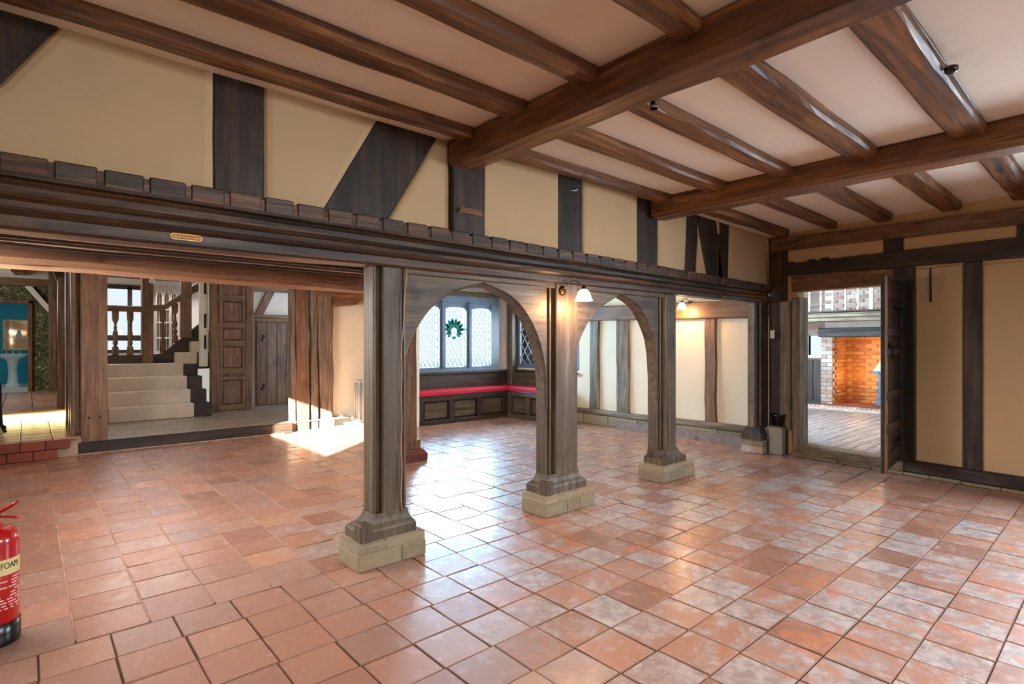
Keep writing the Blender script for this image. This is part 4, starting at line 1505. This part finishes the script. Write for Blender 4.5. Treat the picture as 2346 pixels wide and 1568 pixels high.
# plank door and plaster above it
WH = MB().box(3.06, 4.6, 11.22, 11.34, .0, 3.0).build('wall_hall_end', M['plaster_white'], kind='structure')
D2 = thing('plank_door', (3.65, 11.2, .15), 'brown plank door with iron hinges below the slanting brace', 'door')
for k in range(4):
    plk = MB().cbox(3.31 + k * .19, 3.31 + (k + 1) * .19 - .004, 11.17, 11.205, .155, 1.755, .006).build('plank', M['brown_z'], D2)
for z in (.5, 1.45):
    MB().tube([(3.43, 11.165, z - .06), (3.40, 11.16, z - .03), (3.43, 11.16, z), (3.46, 11.16, z + .03), (3.43, 11.165, z + .06)], .012, 6).build('hinge', M['iron'], D2)
MB().cbox(3.2, 4.3, 11.15, 11.215, 1.76, 1.84, .008).cbox(3.2, 4.3, 11.13, 11.215, 1.84, 1.90, .01).build('lintel', M['brown_x'], WH)
MB().timber((3.35, 11.2, 1.88), (3.60, 11.2, 2.40), (1, 0, 0), .15, .06, .008, 6, .004, 150).build('brace', M['brown_z'], WH)
MB().cbox(3.1, 4.5, 11.14, 11.215, 2.35, 2.55, .008).build('rail', M['brown_x'], WH)

# ------------------------------------------------------------------ side room on the left: brick step, tiles, papered wall, wash room
LF = MB().box(-3.2, .5, 8.44, 10.6, -.05, .215).build('floor_side_room', M['grout_pale'], kind='structure')
LF2 = MB().box(-3.2, .5, 10.6, 15.4, -.05, .335).build('floor_side_room_back', M['grout_pale'], kind='structure')
bme = brick_mesh('step_brick', .215, .10, .105, M['red_brick'])
for r in range(2):
    for k in range(6):
        xx = -.72 + k * .222 + (.11 if r else 0)
        if xx + .11 > .47:
            continue
        piece('brick', bme, (xx, 8.40, .055 + r * .112), LF)


def floor_tiles(parent, x0, x1, y0, y1, z, s, mat):
    k = 0
    y_ = y0
    while y_ < y1 - .02:
        xx = x0
        while xx < x1 - .02:
            mb = MB()
            mb.cbox(xx + .004, min(xx + s, x1) - .004, y_ + .004, min(y_ + s, y1) - .004, z - .02, z + .002 * rs.random(), .004)
            o = mb.build('tile', mat, parent, tint=rs.random())
            xx += s
        y_ += s


floor_tiles(LF, -.62, .49, 8.36, 10.58, .236, .285, M['tile'])
floor_tiles(LF2, -1.0, .42, 10.6, 14.9, .356, .36, M['tile'])
MB().cbox(-1.0, .46, 10.56, 10.62, .22, .362, .01).build('sunlit_nosing', M['label_cream'], LF2)  # cream colour paints in the sun stripe along this step
MB().box(-3.3, .5, 8.3, 15.5, 3.0, 3.1).build('ceiling', M['plaster_white'], kind='structure')
MB().box(-3.3, -3.2, 8.4, 15.5, 0, 3.1).build('wall_side_room', M['plaster_white'], kind='structure')
# partition seen edge on: alternate plaster and timber strips
WS = MB().box(.44, .50, 8.66, 10.82, .2, 3.0).build('wall_partition', M['plaster_white'], kind='structure')
for k, (ya, yb, mt, n0) in enumerate(((8.48, 8.72, 'brown_z', .03), (9.0, 9.18, 'brown_z', .02), (9.55, 9.95, 'beam_z', .03))):
    MB().timber((.445 - n0 / 2, (ya + yb) / 2, .24), (.445 - n0 / 2, (ya + yb) / 2, 2.6), (0, 1, 0), yb - ya, .05, .01, 8, .008, 160 + k).build('stud', M[mt], WS)
pz = thing('side_room_post', (.43, 10.9, .34), 'tall brown post with slanted head inside the side room', 'post')
MB().timber((.43, 10.92, .34), (.43, 10.92, 2.36), (1, 0, 0), .155, .16, .012, 8, .006, 165).build('shaft', M['brown_z'], pz)
MB().prism([(.35, 2.30), (.51, 2.30), (.51, 2.75), (.20, 2.75)], 'y', 10.85, 11.0).build('head', M['dark_z'], pz)
# papered end wall with door opening to the wash room
WP = MB().box(.09, .60, 15.4, 15.5, .2, 3.0).box(-3.2, .09, 15.4, 15.5, 2.20, 2.54).build('wall_papered', M['wallpaper'], kind='structure')
MB().box(-3.2, .60, 15.38, 15.5, 2.68, 3.0).build('wall_papered_top', M['plaster_white'], kind='structure')
MB().cbox(-3.2, .42, 15.26, 15.42, 2.54, 2.69, .01).build('rail', M['brown_x'], WP)
MB().cbox(.03, .10, 15.33, 15.42, .2, 2.24, .008).cbox(-1.2, .10, 15.33, 15.42, 2.18, 2.25, .008).build('door_trim', M['beam_z'], WP)
MB().timber((.42, 15.2, .3), (.42, 15.2, 2.9), (1, 0, 0), .13, .13, .012, 6, .008, 170).build('post', M['brown_z'], WP)
MB().timber((.02, 15.3, 2.56), (.40, 15.3, 2.02), (0, 1, 0), .06, .10, .008, 4, .004, 171).build('brace', M['plaster_white'], WP)
MB().box(.50, .60, 10.9, 15.5, .2, 3.0).build('wall_side_room_right', M['brown_z'], kind='structure')
jb = MB().timber((-.09, 12.2, 2.62), (-.09, 15.3, 2.86), (1, 0, 0), .20, .20, .02, 6, .006, 172)
jb.build('ceiling_beam', M['beam_y'], None, label='honey oak beam end under the side room ceiling', cat='beam')
# wash room
MB().box(-2.2, .7, 15.5, 19.3, .1, .3).build('floor_wash_room', M['white_plastic'], kind='structure')
MB().box(-2.2, .7, 19.2, 19.3, .3, 3.0).build('wall_wash_room', M['turquoise'], kind='structure')
MB().box(-2.3, -2.2, 15.5, 19.3, .1, 3.0).build('wall_wash_room_side', M['turquoise'], kind='structure')
MB().box(.6, .7, 15.5, 19.3, .3, 3.0).build('wall_wash_room_side', M['turquoise'], kind='structure')
MB().box(-2.2, .7, 15.5, 19.3, 2.9, 3.0).build('ceiling', M['plaster_white'], kind='structure')
area_light('wash_room_light', (-.6, 17.2, 2.85), (0, 0, -1), 1.0, 1.0, 11, (1, .97, .92))
BS = thing('wash_basin', (-.25, 17.9, .3), 'white pedestal wash basin against the turquoise wall', 'basin')
bx, by = -.24, 17.8
rg = []
for z, wx, wy in ((.98, .16, .14), (1.03, .24, .20), (1.075, .275, .23), (1.095, .28, .235), (1.095, .25, .20), (1.05, .20, .16)):
    rg.append([(bx + wx * math.cos(a), by + wy * math.sin(a), z) for a in [k * math.pi / 12 for k in range(24)]])
MB().rings(rg, True).build('bowl', M['white_ceramic'], BS)
MB().lathe([(.15, 0), (.15, .05), (.10, .10), (.085, .35), (.10, .60), (.15, .70)], (bx, by + .02, .3), n=20).build('pedestal', M['white_ceramic'], BS)
for dx in (-.12, 0, .12):
    MB().lathe([(.016, 0), (.012, .05), (.022, .06), (.022, .075), (0, .08)], (bx + dx, by + .16, 1.09), n=10).build('tap', M['chrome'], BS)
MR = thing('wall_mirror', (-.2, 19.15, 1.1), 'wall mirror with pale frame and glass shelf over the basin', 'mirror')
MB().box(-.42, .02, 19.16, 19.19, 1.20, 1.93).build('mirror_glass', M['mirror'], MR)
for a in ((-.45, -.41, 1.18, 1.95), (.01, .05, 1.18, 1.95), (-.45, .05, 1.92, 1.96), (-.45, .05, 1.17, 1.21)):
    MB().cbox(a[0], a[1], 19.14, 19.2, a[2], a[3], .006).build('frame_bar', M['label_cream'], MR)
MB().box(-.46, .06, 19.04, 19.18, 1.50, 1.512).build('shelf', M['white_ceramic'], MR)
btl = MB().lathe([(0, 0), (.05, 0), (.055, .06), (.035, .15), (.018, .19), (0, .2)], (-.14, 19.1, 1.512), n=14).build('bottle', plain('pale_green_glass', (178, 222, 206), .2), None, label='pale green bottle on the mirror shelf', cat='bottle')
tw = MB().cbox(.06, .20, 19.12, 19.18, .35, 1.0, .01).build('towel_rail', M['black'], None, label='dark towel rail hanging beside the basin', cat='rail')
# black iron stand at the very edge
IS = thing('iron_stand', (-.26, 9.2, .236), 'black iron stand leg with scrolled foot in the side room', 'stand')
MB().tube([(-.245, 9.2, .84), (-.24, 9.2, .55), (-.23, 9.2, .36), (-.205, 9.2, .29), (-.19, 9.2, .255)], .018, 8).build('leg', M['iron'], IS)
MB().tube([(-.245, 9.2, .40), (-.22, 9.2, .34), (-.20, 9.2, .33), (-.195, 9.2, .30)], .014, 8).build('scroll', M['iron'], IS)
MB().cbox(-.60, -.23, 9.05, 9.35, .82, .86, .01).build('top', M['iron'], IS)

# ------------------------------------------------------------------ room with the fireplace, beyond the doorway
FF = MB().box(7.02, 13.2, -.5, 5.5, -.05, .105).build('floor_fireplace_room', M['board_x'], kind='structure')
for k in range(36):
    y0 = .2 + k * .135
    if y0 > 4.9:
        break
    MB().cbox(7.02, 12.0, y0 + .002, y0 + .133, .10, .12, .003).build('floorboard', M['board_x'], FF)
MB().box(7.02, 13.2, -.6, -.5, .1, 4.2).build('wall_fire_side', M['plaster_white'], kind='structure')
MB().box(7.33, 13.2, 5.5, 5.6, .1, 4.2).build('wall_fire_left', M['plaster_white'], kind='structure')
MB().box(7.0, 13.2, -.6, 5.6, 4.2, 4.3).build('ceiling', M['plaster_white'], kind='structure')
MB().box(7.33, 7.43, 3.1, 5.6, .1, 4.2).build('wall_fire_near', M['plaster_white'], kind='structure')
MB().box(7.0, 7.1, -.6, 3.1, 2.76, 4.3).build('wall_fire_upper', M['plaster_white'], kind='structure')
WFi = MB()
WFi.box(11.9, 12.0, 4.42, 5.5, .1, 4.2).box(11.9, 12.0, 4.10, 4.42, .1, 1.10).box(11.9, 12.0, 4.10, 4.42, 1.50, 4.2)
WFi = WFi.build('wall_fireplace', M['brown_y'], kind='structure')
W5 = MB().box(11.86, 11.98, 4.42, 4.50, 1.05, 1.55).box(11.86, 11.98, 4.08, 4.16, 1.05, 1.55).box(11.86, 11.98, 4.08, 4.5, 1.05, 1.11).build('window_4', M['white_plastic'], kind='structure')
MB().box(11.93, 11.934, 4.16, 4.42, 1.11, 1.5).build('pane', M['glass'], W5)
WN = thing('wainscot', (11.8, 4.4, .12), 'grey oak wainscot below the far window beside the fireplace', 'panelling')
for k in range(4):
    MB().cbox(11.80, 11.85, 4.12 + k * .19, 4.12 + (k + 1) * .19 - .006, .22, 1.02, .006).build('board', M['dark_z'], WN)
MB().cbox(11.78, 11.88, 4.10, 4.9, 1.02, 1.06, .006).build('cap', M['grey_y'], WN)
MB().cbox(11.78, 11.88, 4.10, 4.9, .12, .23, .006).build('base', M['dark_y'], WN)

FP = thing('fireplace', (11.8, 3.2, .12), 'large brick inglenook fireplace with dark beam, seen through the doorway', 'fireplace')
MB().box(11.63, 12.4, 3.895, 4.085, .1, 1.66).build('pier_core', M['white_mortar'], FP)
MB().box(12.36, 12.5, 1.2, 3.9, .1, 1.8).build('back_core', plain('orange_mortar', (214, 160, 92), .9, 0, .3, 60, .15), FP)
MB().box(11.63, 12.5, 1.2, 1.4, .1, 1.7).build('pier_core', M['white_mortar'], FP)
bw = brick_mesh('pier_brick', .05, .205, .062, M['white_brick'])
bh = brick_mesh('pier_half', .05, .10, .062, M['white_brick'])
bo = brick_mesh('fireback_brick', .04, .212, .060, M['orange_brick'])
for r in range(20):
    z = .18 + r * .0755
    if z > 1.63:
        break
    if r % 2:
        piece('brick', bw, (11.625, 3.99, z), FP)
    else:
        piece('brick', bh, (11.625, 3.937, z), FP)
        piece('brick', bh, (11.625, 4.042, z), FP)
for r in range(21):
    z = .20 + r * .0735
    for k in range(5):
        yy = 3.78 - k * .222 - (.11 if r % 2 else 0)
        piece('brick', bo, (12.355 + .006 * rs.random(), yy, z), FP)
MB().cbox(11.52, 11.80, 1.0, 4.11, 1.47, 1.645, .012).build('mantel_beam', M['dark_y'], FP)
MB().cbox(11.12, 11.72, 1.2, 4.2, .10, .165, .008).build('hearth_kerb', M['white_brick'], FP)
hbm = brick_mesh('hearth_brick', .11, .07, .05, M['white_brick'])
for k in range(22):
    piece('brick', hbm, (11.20, 4.14 - k * .077, .168), FP)
MB().box(11.26, 12.4, 1.2, 4.15, .12, .185).build('hearth', M['red_brick'], FP)
for r in range(20):
    for k in range(3):
        xx = 11.76 + k * .222 + (.11 if r % 2 else 0)
        if xx < 12.33:
            piece('brick', bo, (xx, 3.889, .20 + r * .0735), FP, (0, 0, math.pi / 2))
# chimney breast above
MB().box(11.60, 12.4, 1.0, 4.02, 1.645, 4.2).build('breast_core', M['white_mortar'], FP)
bu = brick_mesh('breast_brick', .04, .21, .062, M['white_brick'])
for r in range(8):
    for k in range(5):
        yy = 3.90 - k * .222 - (.11 if r % 2 else 0)
        piece('brick', bu, (11.59, yy, 1.99 + r * .0755), FP)
# gallery beam with balusters
GA = thing('gallery', (10.6, 3.2, 1.7), 'pale grey carved gallery beam with balustrade over the fireplace', 'gallery')
MB().cbox(10.55, 10.75, .8, 4.6, 1.735, 1.80, .008).cbox(10.50, 10.78, .8, 4.6, 1.80, 1.86, .012).cbox(10.55, 10.75, .8, 4.6, 1.86, 1.885, .004).build('carved_beam', M['grey_y'], GA)
MB().cbox(10.47, 10.80, .8, 4.6, 1.89, 1.915, .006).build('cap', M['dark_y'], GA)
MB().cbox(10.6, 11.6, .8, 4.6, 1.76, 1.80, .004).build('floor_board', M['brown_x'], GA)
for k, yy in enumerate((3.935, 3.742, 3.55, 3.352, 3.16)):
    MB().lathe([(.020, 0), (.024, .06), (.012, .08), (.02, .16), (.024, .24), (.013, .30), (.02, .36), (.016, .52)], (10.62, yy, 1.915), n=10).build('baluster', M['white_plastic'], GA)
MB().cbox(10.59, 10.65, 2.93, 2.99, 1.915, 2.6, .005).build('newel', M['white_plastic'], GA)
MB().cbox(10.58, 10.66, .8, 4.6, 2.43, 2.50, .01).build('handrail', M['brown_y'], GA)
# hooded stove
SV = thing('stove', (11.9, 2.95, .185), 'blue grey stove with pale conical hood on the hearth', 'stove')
cx, cy = 11.95, 2.84
k_ = 11.95 / 10
MB().rings([[(cx - .26, cy - .42, .80), (cx + .26, cy - .42, .80), (cx + .26, cy + .42, .80), (cx - .26, cy + .42, .80)],
            [(cx - .26, cy - .42, .84), (cx + .26, cy - .42, .84), (cx + .26, cy + .42, .84), (cx - .26, cy + .42, .84)]]).build('hood_rim', M['stove'], SV)
MB().rings([[(cx - .25, cy - .40, .84), (cx + .25, cy - .40, .84), (cx + .25, cy + .40, .84), (cx - .25, cy + .40, .84)],
            [(cx - .10, cy - .12, 1.35), (cx + .10, cy - .12, 1.35), (cx + .10, cy + .12, 1.35), (cx - .10, cy + .12, 1.35)],
            [(cx - .10, cy - .12, 1.7), (cx + .10, cy - .12, 1.7), (cx + .10, cy + .12, 1.7), (cx - .10, cy + .12, 1.7)]]).build('hood', M['hood'], SV)
MB().cbox(cx - .20, cx + .20, cy - .34, cy + .34, .30, .80, .012).build('body', M['stove'], SV)
MB().cbox(cx - .22, cx + .22, cy - .36, cy + .36, .19, .34, .012).build('base', M['stove'], SV)
MB().cbox(cx - .215, cx - .195, cy + .08, cy + .26, .38, .74, .004).build('fire_window', M['ember'], SV)
point_light('fireback_light', (11.95, 3.55, .75), 8, (1, .60, .26), .12)
point_light('fireback_lamp', (12.0, 3.1, 1.35), 7, (1, .62, .28), .08)

# ------------------------------------------------------------------ fire extinguisher
ec = Vector((-.107, 3.417, 0))
EX = thing('fire_extinguisher', (ec.x, ec.y, 0), 'red foam fire extinguisher with black base standing on the tiles at the edge', 'extinguisher')
R_ = .0875
CYL = MB().lathe([(R_ - .004, .085), (R_, .09), (R_, .455), (R_ - .004, .475), (.072, .50), (.05, .517), (.026, .524), (.024, .54), (0, .545)], ec, n=40).build('cylinder', M['red'], EX)
MB().lathe([(0, 0), (R_ + .001, 0), (R_ + .003, .01), (R_ + .003, .098), (R_ - .002, .101)], ec, n=40).build('base', M['black'], EX)
view = Vector((-ec.x, -ec.y, 0)).normalized()
va = math.atan2(view.y, view.x)                     # angle of the side facing the viewer


def band(name, z0, z1, a0, a1, mat, r, n=20, into=None):
    rs_ = []
    for k in range(n + 1):
        a = va + a0 + (a1 - a0) * k / n
        c, s_ = math.cos(a), math.sin(a)
        rs_.append([(ec.x + (r - .0015) * c, ec.y + (r - .0015) * s_, z0), (ec.x + r * c, ec.y + r * s_, z0), (ec.x + r * c, ec.y + r * s_, z1), (ec.x + (r - .0015) * c, ec.y + (r - .0015) * s_, z1)])
    if into is not None:
        return into.rings(rs_)
    return MB().rings(rs_).build(name, M[mat], CYL)


band('cream_label', .315, .385, -1.15, 1.25, 'label_cream', R_ + .001)
rl = random.Random(2)
PRINT = MB()
for k in range(11):                                  # unreadable small print as fine bars
    z = .300 - k * .0135
    a = -.6
    while a < 1.15:
        L_ = rl.uniform(.12, .45)
        if not (.15 < a < .38 and k < 7):
            band('print_bar', z - .003, z + .003, a, min(a + L_, 1.2), 'label_print', R_ + .001, 6, PRINT)
        a += L_ + rl.uniform(.05, .16)
PRINT.build('small_print', M['label_print'], CYL, kind='stuff')
RT = R_ + .0022
text_mesh('FOAM', .0262, M['ink'], 'lettering', lambda a, b, c: (ec.x + (RT + c) * math.cos(va + (a + .054) / R_), ec.y + (RT + c) * math.sin(va + (a + .054) / R_), .3555 + b * 1.5), CYL, .0003)
right = Vector((view.y * -1, view.x, 0)) * -1
right = Vector((FY, -FX, 0))
up = Vector((0, 0, 1))
e = lambda a, z: tuple(ec + right * a + up * z)
VLV = MB().lathe([(.02, 0), (.022, .008), (.016, .012), (.016, .03), (.02, .034), (.02, .05), (0, .052)], ec + up * .535, n=16).build('valve', M['chrome'], EX)
MB().tube([e(-.01, .575), e(.03, .592), e(.07, .612), e(.105, .634)], [.010, .009, .008, .006], 8).build('lever', M['red'], VLV)
MB().tube([e(-.01, .562), e(.03, .566), e(.07, .567), e(.102, .562)], [.008, .007, .007, .005], 8).build('carry_handle', M['red'], VLV)
MB().tube([e(-.02, .56), e(-.07, .56), e(-.105, .52), e(-.112, .40), e(-.108, .25)], .010, 10).build('hose', M['black'], EX)
MB().tube([tuple(ec + view * .02 + up * .56), tuple(ec + view * .032 + up * .556)], .013, 12).build('gauge', M['black'], VLV)
